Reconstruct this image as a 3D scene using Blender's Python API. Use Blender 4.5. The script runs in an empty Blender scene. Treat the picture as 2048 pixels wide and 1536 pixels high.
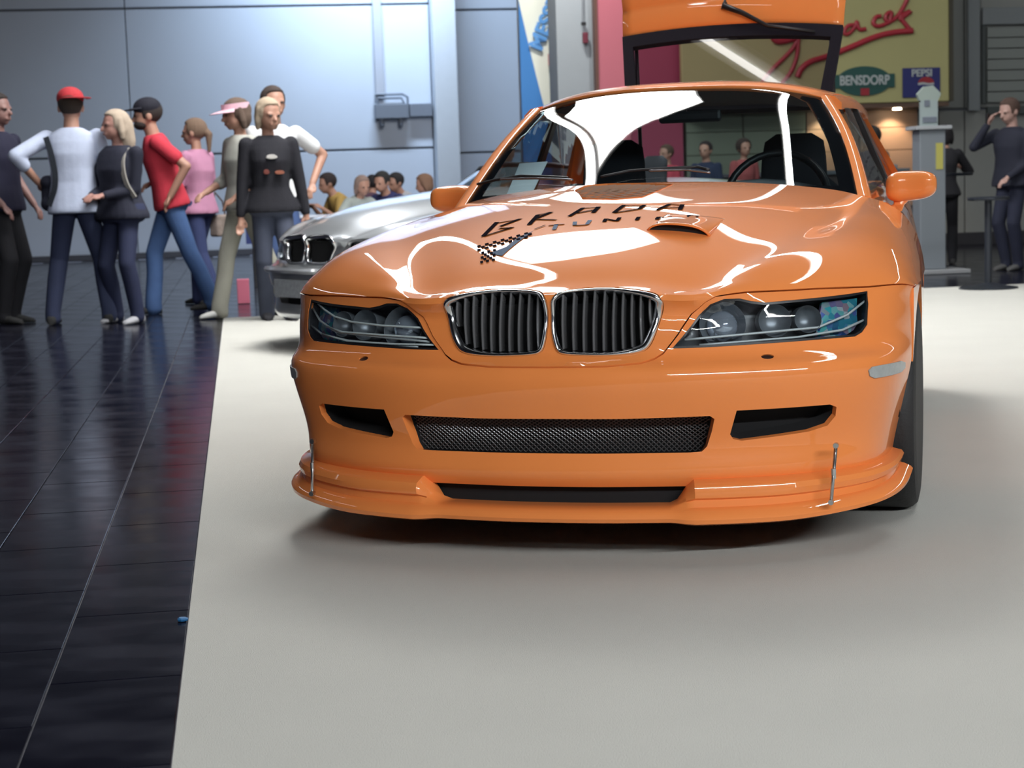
import bpy, bmesh, math, random
import numpy as np
from math import radians, sin, cos, pi, sqrt, atan2
from mathutils import Vector, Matrix, Euler
from mathutils.geometry import delaunay_2d_cdt
random.seed(7)
SC=bpy.context.scene
COL=SC.collection
import numpy as np
from math import radians, sin, cos, pi, sqrt
# ---------- camera numbers (image taken as 2048 x 1536) ----------
CF=3511.0; CP=np.array([1.112,-4.411,0.988]); CYAW,CPIT,CROL=radians(15.41),radians(6.49),radians(-1.84)
_fw=np.array([-sin(CYAW)*cos(CPIT),cos(CYAW)*cos(CPIT),-sin(CPIT)]); _rt=np.array([cos(CYAW),sin(CYAW),0.0]); _up=np.cross(_rt,_fw)
CR=cos(CROL)*_rt+sin(CROL)*_up; CU=-sin(CROL)*_rt+cos(CROL)*_up
def proj(P):
    d=np.asarray(P,float)-CP; z=d@_fw
    return np.stack([1024+CF*(d@CR)/z, 768-CF*(d@CU)/z],-1)
def raydir(px,py):
    d=_fw*CF+CR*(px-1024)-CU*(py-768); return d/np.linalg.norm(d)
def at(px,py,n,c):
    "point where the sight line through a pixel meets the plane n.P=c"
    n=np.asarray(n,float); d=raydir(px,py); return CP+d*((c-n@CP)/(n@d))
# ---------- cubic spline surface ----------
def cs_coef(t,Y):
    n=len(t); h=np.diff(t); A=np.zeros((n,n)); B=np.zeros(Y.shape)
    A[0,0]=A[-1,-1]=1
    for i in range(1,n-1):
        A[i,i-1]=h[i-1]; A[i,i]=2*(h[i-1]+h[i]); A[i,i+1]=h[i]
        B[i]=6*((Y[i+1]-Y[i])/h[i]-(Y[i]-Y[i-1])/h[i-1])
    return np.linalg.solve(A,B.reshape(n,-1)).reshape(Y.shape)
def cs_basis(t):
    "matrix turning knot values into second derivatives"
    return cs_coef(t,np.eye(len(t)))
def cs_weights(t,M,x):
    x=np.clip(np.asarray(x,float),t[0],t[-1]); i=np.clip(np.searchsorted(t,x,side='right')-1,0,len(t)-2)
    h=t[i+1]-t[i]; a=(t[i+1]-x)/h; b=1-a; n=len(t); I=np.eye(n)
    return (a[...,None]*I[i]+b[...,None]*I[i+1]+((a**3-a)[...,None]*M[i]+(b**3-b)[...,None]*M[i+1])*(h*h/6)[...,None])
class Surf:
    def __init__(s,rows,mirror=True):
        G=np.array(rows,float)            # rows (v) x columns (u) x 3
        if mirror:
            L=G[:,:0:-1].copy(); L[...,0]*=-1; G=np.concatenate([L,G],1)
        s.G=G; du=np.linalg.norm(np.diff(G,axis=1),axis=2).mean(0); dv=np.linalg.norm(np.diff(G,axis=0),axis=2).mean(1)
        s.u=np.concatenate([[0],np.cumsum(du)]); s.v=np.concatenate([[0],np.cumsum(dv)])
        if mirror: s.u-=s.u[-1]/2
        s.Mu=cs_basis(s.u); s.Mv=cs_basis(s.v)
        s.U=s.u[-1]; s.U0=s.u[0]; s.V=s.v[-1]
    def __call__(s,u,v):
        u=np.asarray(u,float); v=np.asarray(v,float)
        return np.einsum('...i,...j,ijk->...k',cs_weights(s.v,s.Mv,v),cs_weights(s.u,s.Mu,u),s.G)
    def normal(s,u,v,e=2e-3):
        u=np.clip(u,s.U0+e,s.U-e); v=np.clip(v,e,s.V-e)
        n=np.cross(s(u+e,v)-s(u-e,v),s(u,v+e)-s(u,v-e)); return n/np.maximum(np.linalg.norm(n,axis=-1,keepdims=True),1e-9)
    def prep(s,u0=None):
        uu=np.linspace(s.U0 if u0 is None else u0,s.U,260); vv=np.linspace(0,s.V,420)
        s.gu,s.gv=np.meshgrid(uu,vv); W_=np.einsum('vi,uj,ijk->vuk',cs_weights(s.v,s.Mv,vv),cs_weights(s.u,s.Mu,uu),s.G)
        s.gp=proj(W_)
    def inv(s,px,py,vmin=0,vmax=9,umin=-9,umax=9):
        ok=(s.gv>=vmin)&(s.gv<=vmax)&(s.gu>=umin)&(s.gu<=umax)
        d=np.hypot(s.gp[...,0]-px,s.gp[...,1]-py)+np.where(ok,0,1e6)
        k=np.unravel_index(np.argmin(d),d.shape); u,v=s.gu[k],s.gv[k]
        for _ in range(8):
            e=1e-3; p0=proj(s(u,v)); r=np.array([px,py])-p0
            J=np.stack([(proj(s(u+e,v))-p0)/e,(proj(s(u,v+e))-p0)/e],1)
            try: dx=np.linalg.lstsq(J,r,rcond=1e-3)[0]
            except Exception: break
            dx=np.clip(dx,-.02,.02); u=float(np.clip(u+dx[0],s.U0,s.U)); v=float(np.clip(v+dx[1],0,s.V))
        return u,v
# ---------- camera, world, exposure ----------
_c=bpy.data.cameras.new('camera'); CAM=bpy.data.objects.new('camera',_c); COL.objects.link(CAM)
_c.lens=CF/2048*36; _c.sensor_width=36; _c.clip_start=.05; _c.clip_end=200
_c.dof.use_dof=True; _c.dof.focus_distance=4.7; _c.dof.aperture_fstop=7.0
CAM.matrix_world=Matrix(((CR[0],CU[0],-_fw[0],CP[0]),(CR[1],CU[1],-_fw[1],CP[1]),(CR[2],CU[2],-_fw[2],CP[2]),(0,0,0,1)))
SC.camera=CAM
SC.view_settings.view_transform='Standard'; SC.view_settings.look='None'; SC.view_settings.gamma=1.0
SC.view_settings.use_curve_mapping=False; SC.view_settings.exposure=0.0
SC.cycles.use_denoising=True; SC.cycles.max_bounces=8; SC.cycles.transparent_max_bounces=24
SC.cycles.caustics_reflective=False; SC.cycles.caustics_refractive=False; SC.cycles.sample_clamp_indirect=6
W=bpy.data.worlds.new('world'); SC.world=W; W.use_nodes=True
W.node_tree.nodes['Background'].inputs[0].default_value=(.52,.58,.72,1); W.node_tree.nodes['Background'].inputs[1].default_value=.10
# hall frame: b runs across the hall, a runs into it
HB=np.array([.9133,.4072,0]); HB/=np.linalg.norm(HB); HA=np.array([-HB[1],HB[0],0]); HROT=atan2(HB[1],HB[0])
def hall(a,b,z=0.0): return Vector(HA*a+HB*b+np.array([0,0,z]))
def area_light(name,a,b,z,sx,sy,power,color,rot=(0,0,0)):
    l=bpy.data.lights.new(name,'AREA'); l.shape='RECTANGLE'; l.size=sx; l.size_y=sy; l.energy=power; l.color=color
    o=bpy.data.objects.new(name,l); COL.objects.link(o); o.location=hall(a,b,z); o.rotation_euler=(rot[0],rot[1],HROT+rot[2])
    if name=='wall_washer': l.spread=radians(115)
    return o
COOL=(.93,.97,1.0)
LIGHTS=[# one lamp in each strip fitting, and the tilted panel that throws the coupe's shadow forward
        ('strip_lamp',8.4,-.35,5.96,.16,13.4,150,COOL,(0,0,0)),
        ('strip_lamp',7.25,3.6,5.96,.16,16.5,230,COOL,(0,0,0)),
        ('strip_lamp',8.5,-7.6,5.96,.07,11,10,(.70,.78,1),(0,0,0)),
        ('strip_lamp',8,12,5.96,.16,14,130,COOL,(0,0,0)),
        ('strip_lamp',-8.3,2.2,4.46,8,.16,1050,COOL,(radians(35),0,0)),  # front fill added behind the camera to brighten the bumper
        ('panel_lamp',7.5,1.05,5.95,2.0,2.3,300,(1,.99,.97),(0,0,0)),
        ('wall_washer',22.5,1.5,6.7,2.6,.3,300,(.66,.82,1),(radians(24),0,0))]
for L in LIGHTS: area_light(*L)
area_light('banner_fill',16.6,2.9,5.2,.25,.25,90,(1,.98,.95),(radians(48),0,0))  # added lamp without a fitting, lifts the banner
# ---------- helpers ----------
MATS={}
def mat(name,col,rough=.5,metal=0.0,coat=0.0,spec=.5,emit=None,estr=0.0,noise=0.0,nscale=8.0,bump=0.0,bscale=200.0,trans=0.0,alpha=1.0,coat_rough=.03):
    if name in MATS: return MATS[name]
    m=bpy.data.materials.new(name); m.use_nodes=True; nt=m.node_tree; b=nt.nodes['Principled BSDF']
    c=tuple(col)+(1,) if len(col)==3 else col
    b.inputs['Base Color'].default_value=c; b.inputs['Roughness'].default_value=rough; b.inputs['Metallic'].default_value=metal
    b.inputs['Coat Weight'].default_value=coat; b.inputs['Coat Roughness'].default_value=coat_rough; b.inputs['Specular IOR Level'].default_value=spec
    b.inputs['Transmission Weight'].default_value=trans; b.inputs['Alpha'].default_value=alpha
    if emit: b.inputs['Emission Color'].default_value=tuple(emit)+(1,); b.inputs['Emission Strength'].default_value=estr
    tc=nt.nodes.new('ShaderNodeTexCoord')
    if noise>0:
        n=nt.nodes.new('ShaderNodeTexNoise'); n.inputs['Scale'].default_value=nscale; n.inputs['Detail'].default_value=4
        mx=nt.nodes.new('ShaderNodeMix'); mx.data_type='RGBA'
        mx.inputs['A'].default_value=tuple(max(0,x*(1-noise)) for x in c[:3])+(1,); mx.inputs['B'].default_value=tuple(min(1,x*(1+noise)) for x in c[:3])+(1,)
        nt.links.new(tc.outputs['Object'],n.inputs['Vector']); nt.links.new(n.outputs['Fac'],mx.inputs['Factor']); nt.links.new(mx.outputs['Result'],b.inputs['Base Color'])
    if bump>0:
        n2=nt.nodes.new('ShaderNodeTexNoise'); n2.inputs['Scale'].default_value=bscale; n2.inputs['Detail'].default_value=3
        bp=nt.nodes.new('ShaderNodeBump'); bp.inputs['Strength'].default_value=bump; bp.inputs['Distance'].default_value=.01
        nt.links.new(tc.outputs['Object'],n2.inputs['Vector']); nt.links.new(n2.outputs['Fac'],bp.inputs['Height']); nt.links.new(bp.outputs['Normal'],b.inputs['Normal'])
    MATS[name]=m; return m
def glass(name,tint=(.8,.85,.85),refl=1.0,rough=.0):
    "thin glazing: what is seen through it is tinted, the rest is mirrored by the Fresnel law"
    if name in MATS: return MATS[name]
    m=bpy.data.materials.new(name); m.use_nodes=True; nt=m.node_tree; nt.nodes.clear()
    o=nt.nodes.new('ShaderNodeOutputMaterial'); mx=nt.nodes.new('ShaderNodeMixShader'); t=nt.nodes.new('ShaderNodeBsdfTransparent'); g=nt.nodes.new('ShaderNodeBsdfGlossy')
    f=nt.nodes.new('ShaderNodeFresnel'); ior=1.5+.25*refl
    # a thin pane mirrors alike from both faces: hand the back face the inverse index
    ge=nt.nodes.new('ShaderNodeNewGeometry'); mr=nt.nodes.new('ShaderNodeMapRange'); mr.inputs['To Min'].default_value=ior; mr.inputs['To Max'].default_value=1/ior
    nt.links.new(ge.outputs['Backfacing'],mr.inputs['Value']); nt.links.new(mr.outputs[0],f.inputs['IOR'])
    t.inputs[0].default_value=tuple(tint)+(1,); g.inputs['Roughness'].default_value=rough
    nt.links.new(f.outputs[0],mx.inputs[0]); nt.links.new(t.outputs[0],mx.inputs[1]); nt.links.new(g.outputs[0],mx.inputs[2]); nt.links.new(mx.outputs[0],o.inputs[0])
    MATS[name]=m; return m
def tag(o,label=None,cat=None,group=None,kind=None):
    if label: o['label']=label
    if cat: o['category']=cat
    if group: o['group']=group
    if kind: o['kind']=kind
    return o
def empty(name,loc=(0,0,0),rz=0.0,parent=None):
    o=bpy.data.objects.new(name,None); COL.objects.link(o); o.location=loc; o.rotation_euler=(0,0,rz); o.empty_display_size=.1
    if parent: o.parent=parent
    return o
def mesh_obj(name,v,f,m=None,parent=None,smooth=False,fmat=None,sharp=None):
    me=bpy.data.meshes.new(name); me.from_pydata([tuple(map(float,p)) for p in v],[],f); 
    for mm in (m if isinstance(m,(list,tuple)) else [m]):
        if mm: me.materials.append(mm)
    if fmat: me.polygons.foreach_set('material_index',fmat)
    if smooth: me.polygons.foreach_set('use_smooth',[True]*len(me.polygons))
    me.update()
    if sharp is not None:
        try: me.set_sharp_from_angle(angle=radians(sharp))
        except Exception: pass
    o=bpy.data.objects.new(name,me); COL.objects.link(o)
    if parent: o.parent=parent
    return o
class MB:
    def __init__(s): s.v=[]; s.f=[]
    def add(s,v,f):
        k=len(s.v); s.v+=[tuple(map(float,p)) for p in v]; s.f+=[tuple(i+k for i in q) for q in f]; return s
    def box(s,x0,x1,y0,y1,z0,z1,rz=0,c=None):
        P=[(x,y,z) for z in (z0,z1) for y in (y0,y1) for x in (x0,x1)]
        if rz:
            c=c or ((x0+x1)/2,(y0+y1)/2); P=[(c[0]+(x-c[0])*cos(rz)-(y-c[1])*sin(rz),c[1]+(x-c[0])*sin(rz)+(y-c[1])*cos(rz),z) for x,y,z in P]
        return s.add(P,[(0,2,3,1),(4,5,7,6),(0,1,5,4),(2,6,7,3),(0,4,6,2),(1,3,7,5)])
    def rings(s,R,closed=True,cap=True):
        n=len(R[0]); k=[p for r in R for p in r]; f=[]
        for i in range(len(R)-1):
            for j in range(n if closed else n-1):
                a=i*n+j; b=i*n+(j+1)%n; f.append((a,b,b+n,a+n))
        if cap: f.append(tuple(range(n-1,-1,-1))); f.append(tuple((len(R)-1)*n+j for j in range(n)))
        return s.add(k,f)
    def lathe(s,prof,c=(0,0,0),n=24,axis='z'):
        R=[]
        for r,h in prof:
            ring=[]
            for j in range(n):
                t=2*pi*j/n; x,y=max(r,1e-4)*cos(t),max(r,1e-4)*sin(t)
                ring.append({'z':(c[0]+x,c[1]+y,c[2]+h),'x':(c[0]+h,c[1]+x,c[2]+y),'y':(c[0]+y,c[1]+h,c[2]+x)}[axis])
            R.append(ring)
        return s.rings(R)
    def tube(s,pts,r,n=8,cap=True):
        P=[Vector(p) for p in pts]; R=[]; up=None
        for i,p in enumerate(P):
            t=(P[min(i+1,len(P)-1)]-P[max(i-1,0)]).normalized()
            if up is None: up=Vector((0,0,1)) if abs(t.z)<.9 else Vector((1,0,0))
            a=t.cross(up).normalized(); b=a.cross(t).normalized(); up=b
            rr=r[i] if isinstance(r,(list,tuple)) else r
            R.append([p+a*rr*cos(2*pi*j/n)+b*rr*sin(2*pi*j/n) for j in range(n)])
        return s.rings(R,cap=cap)
    def prism(s,poly,d0,d1,fn):
        "poly of 2-D points, fn(x,y,d) gives the 3-D point"
        n=len(poly); v=[fn(x,y,d0) for x,y in poly]+[fn(x,y,d1) for x,y in poly]
        return s.add(v,[tuple(range(n-1,-1,-1)),tuple(range(n,2*n))]+[(i,(i+1)%n,(i+1)%n+n,i+n) for i in range(n)])
    def build(s,name,m=None,parent=None,smooth=False,sharp=None,bevel=0):
        o=mesh_obj(name,s.v,s.f,m,parent,smooth,sharp=sharp)
        if bevel:
            b=o.modifiers.new('bevel','BEVEL'); b.width=bevel; b.segments=2; b.limit_method='ANGLE'; b.angle_limit=radians(40)
        return o
def put(o,a,b,z=0,rz=0):
    o.location=hall(a,b,z); o.rotation_euler=(0,0,HROT+rz); return o
def inside(poly,P):
    "even-odd test of points P (n x 2) against a polygon"
    P=np.asarray(P); r=np.zeros(len(P),bool); Q=np.asarray(poly); n=len(Q)
    for i in range(n):
        x0,y0=Q[i]; x1,y1=Q[(i+1)%n]
        if y0==y1: continue
        c=((y0>P[:,1])!=(y1>P[:,1]))&(P[:,0]<(x1-x0)*(P[:,1]-y0)/(y1-y0)+x0); r^=c
    return r
def dens(poly,step,closed=True):
    out=[]; n=len(poly)
    for i in range(n if closed else n-1):
        a=np.array(poly[i],float); b=np.array(poly[(i+1)%n],float); k=max(1,int(np.linalg.norm(b-a)/step))
        for j in range(k): out.append(tuple(a+(b-a)*j/k))
    if not closed: out.append(tuple(poly[-1]))
    return out
def smoothpoly(P,closed=True,it=2):
    "corner cutting"
    P=[tuple(p) for p in P]
    for _ in range(it):
        Q=[]; n=len(P)
        for i in range(n if closed else n-1):
            a=P[i]; b=P[(i+1)%n]; Q.append(tuple(a[k]*.75+b[k]*.25 for k in range(len(a)))); Q.append(tuple(a[k]*.25+b[k]*.75 for k in range(len(a))))
        if not closed: Q=[P[0]]+Q+[P[-1]]
        P=Q
    return P
def through(P,k=3):
    "closed smooth curve that passes through its points"
    P=np.array(P,float); n=len(P); out=[]
    for i in range(n):
        a,b,c,d=P[i-1],P[i],P[(i+1)%n],P[(i+2)%n]
        for j in range(k):
            t=j/k; out.append(tuple(.5*((2*b)+(c-a)*t+(2*a-5*b+4*c-d)*t*t+(3*b-a-3*c+d)*t**3)))
    return out
def panel(name,S,outer,holes,m,parent,step=.018,off=0.0,lip=.012,edge=.02,holelip=None,thick=None):
    "a skin cut from surface S in its own (u,v) plane: outline, holes, edges turned inwards"
    holelip=holelip or [lip]*len(holes)
    outer=dens(outer,edge); holes=[dens(h,min(edge,.012)) for h in holes]
    O=np.array(outer); u0,v0=O.min(0); u1,v1=O.max(0)
    pts=list(outer); edges=[(i,(i+1)%len(outer)) for i in range(len(outer))]
    loops=[list(range(len(outer)))]
    for h in holes:
        k=len(pts); pts+=h; edges+=[(k+i,k+(i+1)%len(h)) for i in range(len(h))]; loops.append(list(range(k,k+len(h))))
    gx=np.arange(u0+step*.5,u1,step); gy=np.arange(v0+step*.5,v1,step); G=np.array([(x,y) for y in gy for x in gx])
    ok=inside(outer,G)
    for h in holes: ok&=~inside(h,G)
    allb=np.array(pts); G=G[ok]
    d=np.min(np.hypot(G[:,None,0]-allb[None,:,0],G[:,None,1]-allb[None,:,1]),axis=1) if len(G) else np.zeros(0)
    G=G[d>step*.45] if len(G) else G
    base=len(pts); pts+=[tuple(g) for g in G]
    r=delaunay_2d_cdt([Vector(p) for p in pts],edges,[],0,1e-7)
    vo=np.array([tuple(p) for p in r[0]]); F=np.array([f for f in r[2] if len(f)==3])
    cen=vo[F].mean(1); ok=inside(outer,cen)
    for h in holes: ok&=~inside(h,cen)
    F=F[ok]
    n=S.normal(vo[:,0],vo[:,1]); P=S(vo[:,0],vo[:,1])+n*off
    # orient outwards
    fn=np.cross(P[F[:,1]]-P[F[:,0]],P[F[:,2]]-P[F[:,0]])
    if (fn*n[F[:,0]]).sum()<0: F=F[:,::-1]
    V=[tuple(p) for p in P]; faces=[tuple(int(i) for i in f) for f in F]
    # boundary edges -> inward lip
    orig={}
    for i,l in enumerate(r[3]):
        for q in l: orig.setdefault(q,i)
    hid=np.zeros(len(vo),int)-1
    for li,L in enumerate(loops):
        for q in L:
            if q in orig: hid[orig[q]]=li
    cnt={}
    for f in faces:
        for a,b in ((f[0],f[1]),(f[1],f[2]),(f[2],f[0])): cnt[(a,b)]=1
    new={}
    def low(i):
        if i not in new:
            d=lip if hid[i]<=0 else holelip[hid[i]-1]; new[i]=len(V); V.append(tuple(P[i]-n[i]*d))
        return new[i]
    for (a,b) in list(cnt):
        if (b,a) not in cnt:
            la,lb=low(a),low(b); faces.append((b,a,la,lb))
    o=mesh_obj(name,V,faces,m,parent,True); nb=len(F)
    # shade the turned edge flat against the skin
    me=o.data
    try: me.set_sharp_from_angle(angle=radians(38))
    except Exception: pass
    return o
# ---------- materials ----------
ORANGE=mat('orange_paint',(.86,.262,.066),rough=.55,coat=1.0,spec=.12,noise=.02,nscale=3,coat_rough=.02)
BLACKP=mat('black_plastic',(.012,.012,.014),rough=.38)
DARK=mat('dark_void',(.006,.006,.007),rough=.9)
CHROME=mat('chrome',(.82,.84,.86),rough=.16,metal=1)
SATIN=mat('satin_metal',(.62,.63,.63),rough=.28,metal=1)
RUBBER=mat('rubber',(.014,.014,.015),rough=.62,bump=.15,bscale=90)
SILVER=mat('silver_paint',(.62,.65,.68),rough=.3,metal=.75,coat=1,coat_rough=.02)
DECAL=mat('black_decal',(.014,.012,.016),rough=.8,spec=.0)
BDECAL=mat('blue_decal',(.05,.09,.16),rough=.7,spec=.1)
GLASSW=glass('windscreen_glass',(.60,.70,.72),.9)
GLASSH=glass('hatch_glass',(.62,.55,.60),1.0)
GLASSL=glass('lamp_glass',(.86,.9,.92),.6)
INTER=mat('interior_black',(.018,.019,.024),rough=.75)
# ---------- the hall ----------
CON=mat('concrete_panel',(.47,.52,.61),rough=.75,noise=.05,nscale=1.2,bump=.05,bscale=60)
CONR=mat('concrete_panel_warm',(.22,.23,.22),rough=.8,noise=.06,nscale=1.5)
JOINT=mat('panel_joint',(.13,.14,.16),rough=.9)
def hobj(mb,name,m,label=None,cat=None,group=None,kind=None,parent=None,bevel=0,smooth=False,sharp=None,piv=None):
    "mesh given in hall coordinates (x=b, y=a); origin moved to piv"
    if piv is None: piv=(0,0,0)
    mb.v=[(x-piv[0],y-piv[1],z-piv[2]) for x,y,z in mb.v]
    o=mb.build(name,m,parent,smooth=smooth,sharp=sharp,bevel=bevel)
    if parent is None:
        o.location=hall(piv[1],piv[0],piv[2]); o.rotation_euler=(0,0,HROT)
    else: o.location=piv
    return tag(o,label,cat,group,kind)
# floor base under carpet and tiles
GROUT=mat('grout',(.34,.34,.40),rough=.6)
hobj(MB().box(-14,30,-9,26.5,-.06,-.012),'floor',GROUT,kind='structure')
def tilemat():
    m=mat('dark_granite',(.016,.016,.026),rough=.16,spec=.08,coat=.0); nt=m.node_tree; b=nt.nodes['Principled BSDF']; tc=nt.nodes.new('ShaderNodeTexCoord')
    n=nt.nodes.new('ShaderNodeTexNoise'); n.inputs['Scale'].default_value=3.2; n.inputs['Detail'].default_value=6
    mp=nt.nodes.new('ShaderNodeMapping'); mp.inputs['Scale'].default_value=(1,2.2,1); mp.inputs['Rotation'].default_value=(0,0,.5)
    r=nt.nodes.new('ShaderNodeValToRGB'); r.color_ramp.elements[0].position=.35; r.color_ramp.elements[0].color=(.13,.13,.13,1); r.color_ramp.elements[1].position=.75; r.color_ramp.elements[1].color=(.26,.26,.26,1)
    nt.links.new(tc.outputs['Object'],mp.inputs[0]); nt.links.new(mp.outputs[0],n.inputs['Vector']); nt.links.new(n.outputs['Fac'],r.inputs[0]); nt.links.new(r.outputs[0],b.inputs['Roughness'])
    r2=nt.nodes.new('ShaderNodeValToRGB'); r2.color_ramp.elements[0].color=(.005,.005,.010,1); r2.color_ramp.elements[1].color=(.020,.021,.032,1); r2.color_ramp.elements[0].position=.4; r2.color_ramp.elements[1].position=.8
    nt.links.new(n.outputs['Fac'],r2.inputs[0]); nt.links.new(r2.outputs[0],b.inputs['Base Color']); return m
TILE=tilemat()
TS_B,TS_A,GAP=.29,.58,.0042
FLOOR=bpy.data.objects['floor']
tile_mesh=None; rest=MB(); cand=[]
def tile_ok(b0,a0): return (b0+TS_B<=-.93) or (a0>=9.72)
for i in range(-32,60):
    b1=-.943-.265-i*TS_B if False else 0
    b0=-1.213+TS_B*i
    for j in range(-14,42):
        a0=-.86+TS_A*j+(TS_B if i%2 else 0)
        if a0+TS_A>26: continue
        if b0>13 or b0<-9: continue
        inC=(b0+TS_B>-.93) and (a0<9.72)
        if inC and not (a0+TS_A>9.72 or b0<-.95): continue
        c=hall(a0+TS_A/2,b0+TS_B/2,0); d=(c-Vector(CP)).length; p=proj(np.array(c)[None])[0]; fwd=float((np.array(c)-CP)@_fw)
        vis=fwd>.5 and -120<p[0]<2150 and 300<p[1]<1650
        cand.append((d if vis else 1e3+d,b0,a0))
cand.sort()
for k,(d,b0,a0) in enumerate(cand):
    bb0,bb1,aa0,aa1=b0+GAP/2,b0+TS_B-GAP/2,a0+GAP/2,a0+TS_A-GAP/2
    full=not((bb1>-.945) and (aa0<9.715))
    if not full:
        if bb0<-.95 and aa0<9.70: bb1=min(bb1,-.946)
        else: aa0=max(aa0,9.716)
    if k<290:
        if full and tile_mesh is not None: o=bpy.data.objects.new('tile',tile_mesh); COL.objects.link(o); o.parent=FLOOR
        else:
            w,h=bb1-bb0,aa1-aa0; e=.0015
            mb=MB().rings([[(-w/2,-h/2,-.012),(w/2,-h/2,-.012),(w/2,h/2,-.012),(-w/2,h/2,-.012)],[(-w/2,-h/2,-.001),(w/2,-h/2,-.001),(w/2,h/2,-.001),(-w/2,h/2,-.001)],[(-w/2+e,-h/2+e,0),(w/2-e,-h/2+e,0),(w/2-e,h/2-e,0),(-w/2+e,h/2-e,0)]])
            o=mb.build('tile',TILE,FLOOR)
            if full: tile_mesh=o.data
        o.location=((bb0+bb1)/2,(aa0+aa1)/2,-.002)
    else: rest.box(bb0,bb1,aa0,aa1,-.012,-.002)
o=rest.build('distant_tiles',TILE,FLOOR); o['kind']='stuff'
# carpet
def carpetmat():
    m=mat('cream_carpet',(.58,.575,.53),rough=.95,spec=.15,noise=.045,nscale=2.2,bump=.55,bscale=420); return m
hobj(MB().box(-.943,14,-8.6,9.715,-.011,.0),'carpet',carpetmat(),'cream white exhibition carpet under the two cars','carpet')
# walls of precast panels, each panel its own part of the wall
def panel_wall(name,b0,b1,a,zs,bs,m,th=.2,ext=0):
    o=hobj(MB().box(b0,b1,a+.02,a+th,-.05,zs[-1]),name,JOINT,kind='structure')
    for z0,z1 in zip(zs[:-1],zs[1:]):
        for x0,x1 in zip(bs[:-1],bs[1:]):
            p=MB().box(x0+.008,x1-.008,a-.03,a+.03,z0+.018,z1-.018); q=p.build('concrete_panel',m,o,bevel=.006)
    return o
panel_wall('wall_left',-12,2.42,24.2,[-.02,1.62,3.92,6.22,7.6],[-12,-7.2,-2.4,2.40],CON)
hobj(MB().box(2.41,2.78,23.75,24.4,-.05,7.6),'pillar',mat('concrete_column',(.52,.56,.62),rough=.75,noise=.04),kind='structure',bevel=.01)
panel_wall('wall_back',2.80,5.2,24.7,[-.02,1.53,3.86,6.2,7.6],[2.80,5.2],CON)
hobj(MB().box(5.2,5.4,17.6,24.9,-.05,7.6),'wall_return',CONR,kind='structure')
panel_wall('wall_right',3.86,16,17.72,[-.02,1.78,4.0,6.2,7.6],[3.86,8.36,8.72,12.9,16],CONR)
# nearer grey pier with hanging red alarm
hobj(MB().box(3.33,3.84,17.9,18.5,-.05,7.6),'pillar',mat('grey_pier',(.40,.44,.47),rough=.8,noise=.03),kind='structure',bevel=.01)
al=tag(empty('alarm_bell',hall(17.86,3.69,2.85),HROT),'small dark red alarm hanging on the grey pier','alarm')
MB().box(-.035,.035,-.05,.0,-.11,.03).build('alarm_body',mat('alarm_red',(.16,.02,.04),rough=.4),al,bevel=.01)
MB().tube([(-.02,-.02,.03),(-.025,-.015,.16),(-.01,0,.9)],.008,6).build('cable',mat('grey_cable',(.25,.27,.3),rough=.6),al)
MB().box(-.045,.015,-.03,0,.12,.16).build('bracket',BLACKP,al)
# walls behind the camera and ceiling close the hall
hobj(MB().box(-14,16.5,-9.3,-9,-.05,7.6),'wall_front',mat('dim_wall',(.10,.10,.115),rough=.9),kind='structure')
hobj(MB().box(-14.2,-13.9,-9,26.5,-.05,7.6),'wall_side',mat('dim_wall2',(.07,.07,.10),rough=.9),kind='structure')
hobj(MB().box(16.2,16.5,-9,26.5,-.05,7.6),'wall_far',mat('dim_wall3',(.14,.13,.12),rough=.9),kind='structure')
hobj(MB().box(-14,16.5,-9,26.5,7.6,7.8),'ceiling',mat('ceiling_dark',(.04,.042,.05),rough=.9),kind='structure')
# strip lights under the roof
STRIP=mat('tube_light',(1,1,1),emit=(1,.98,.95),estr=12)
BODY=mat('fitting_white',(.6,.6,.6),rough=.5)
def strip_light(b,a0,a1,z=6.0,w=.16,lab=''):
    L=a1-a0; t=tag(empty('strip_light',hall((a0+a1)/2,b,z),HROT),lab,'lamp')
    MB().box(-w/2-.03,w/2+.03,-L/2,L/2,.02,.09).build('housing',BODY,t); MB().box(-w/2,w/2,-L/2,L/2,-.02,.018).build('tube',STRIP,t)
    for y in (-L/2+.3,L/2-.3): MB().tube([(0,y,.09),(0,y,7.55-z)],.01,6).build('suspension',BODY,t)
for b,a0,a1,l in ((-.35,1.7,15.1,'long strip light above the dark aisle edge'),(3.6,-1,15.5,'long strip light above the right side of the coupe'),(-7.6,3,14,'thin strip light far left of the aisle'),(12,6,15,'long strip light far right above the carpet')):
    strip_light(b,a0,a1,w=.16 if b>-5 else .06,lab=l)
strip_light(2.2,-4.08,-3.92,lab='') if False else None
sl=tag(empty('strip_light',hall(-8.3,2.2,4.5),HROT),'added fill strip light, unseen behind the camera position','lamp')  # unseen fitting, added to carry the front fill
MB().box(-4.03,4.03,-.65,.11,.02,.09).build('housing',BODY,sl); MB().box(-4,4,-.08,.08,-.02,.018).build('tube',STRIP,sl)
PAN=mat('panel_light',(1,1,1),emit=(1,.99,.97),estr=10)
lp=tag(empty('light_panel',hall(6.6,1.05,6.0),HROT),'large many-sided lighting panel hung above the orange coupe','lamp')
PQ=[(b_-1.05,a_-6.6) for a_,b_ in ((8.8,-.15),(8.8,2.2),(6.25,2.12),(5.3,1.15),(4.75,.30),(4.6,-.2))]
for nm,k_,z0,z1,mm in (('housing',1.03,.02,.10,BODY),('diffuser',1.0,-.01,.018,PAN)): MB().prism([(x*k_,y*k_) for x,y in PQ],z0,z1,lambda x,y,d:(x,y,d)).build(nm,mm,lp)
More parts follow.
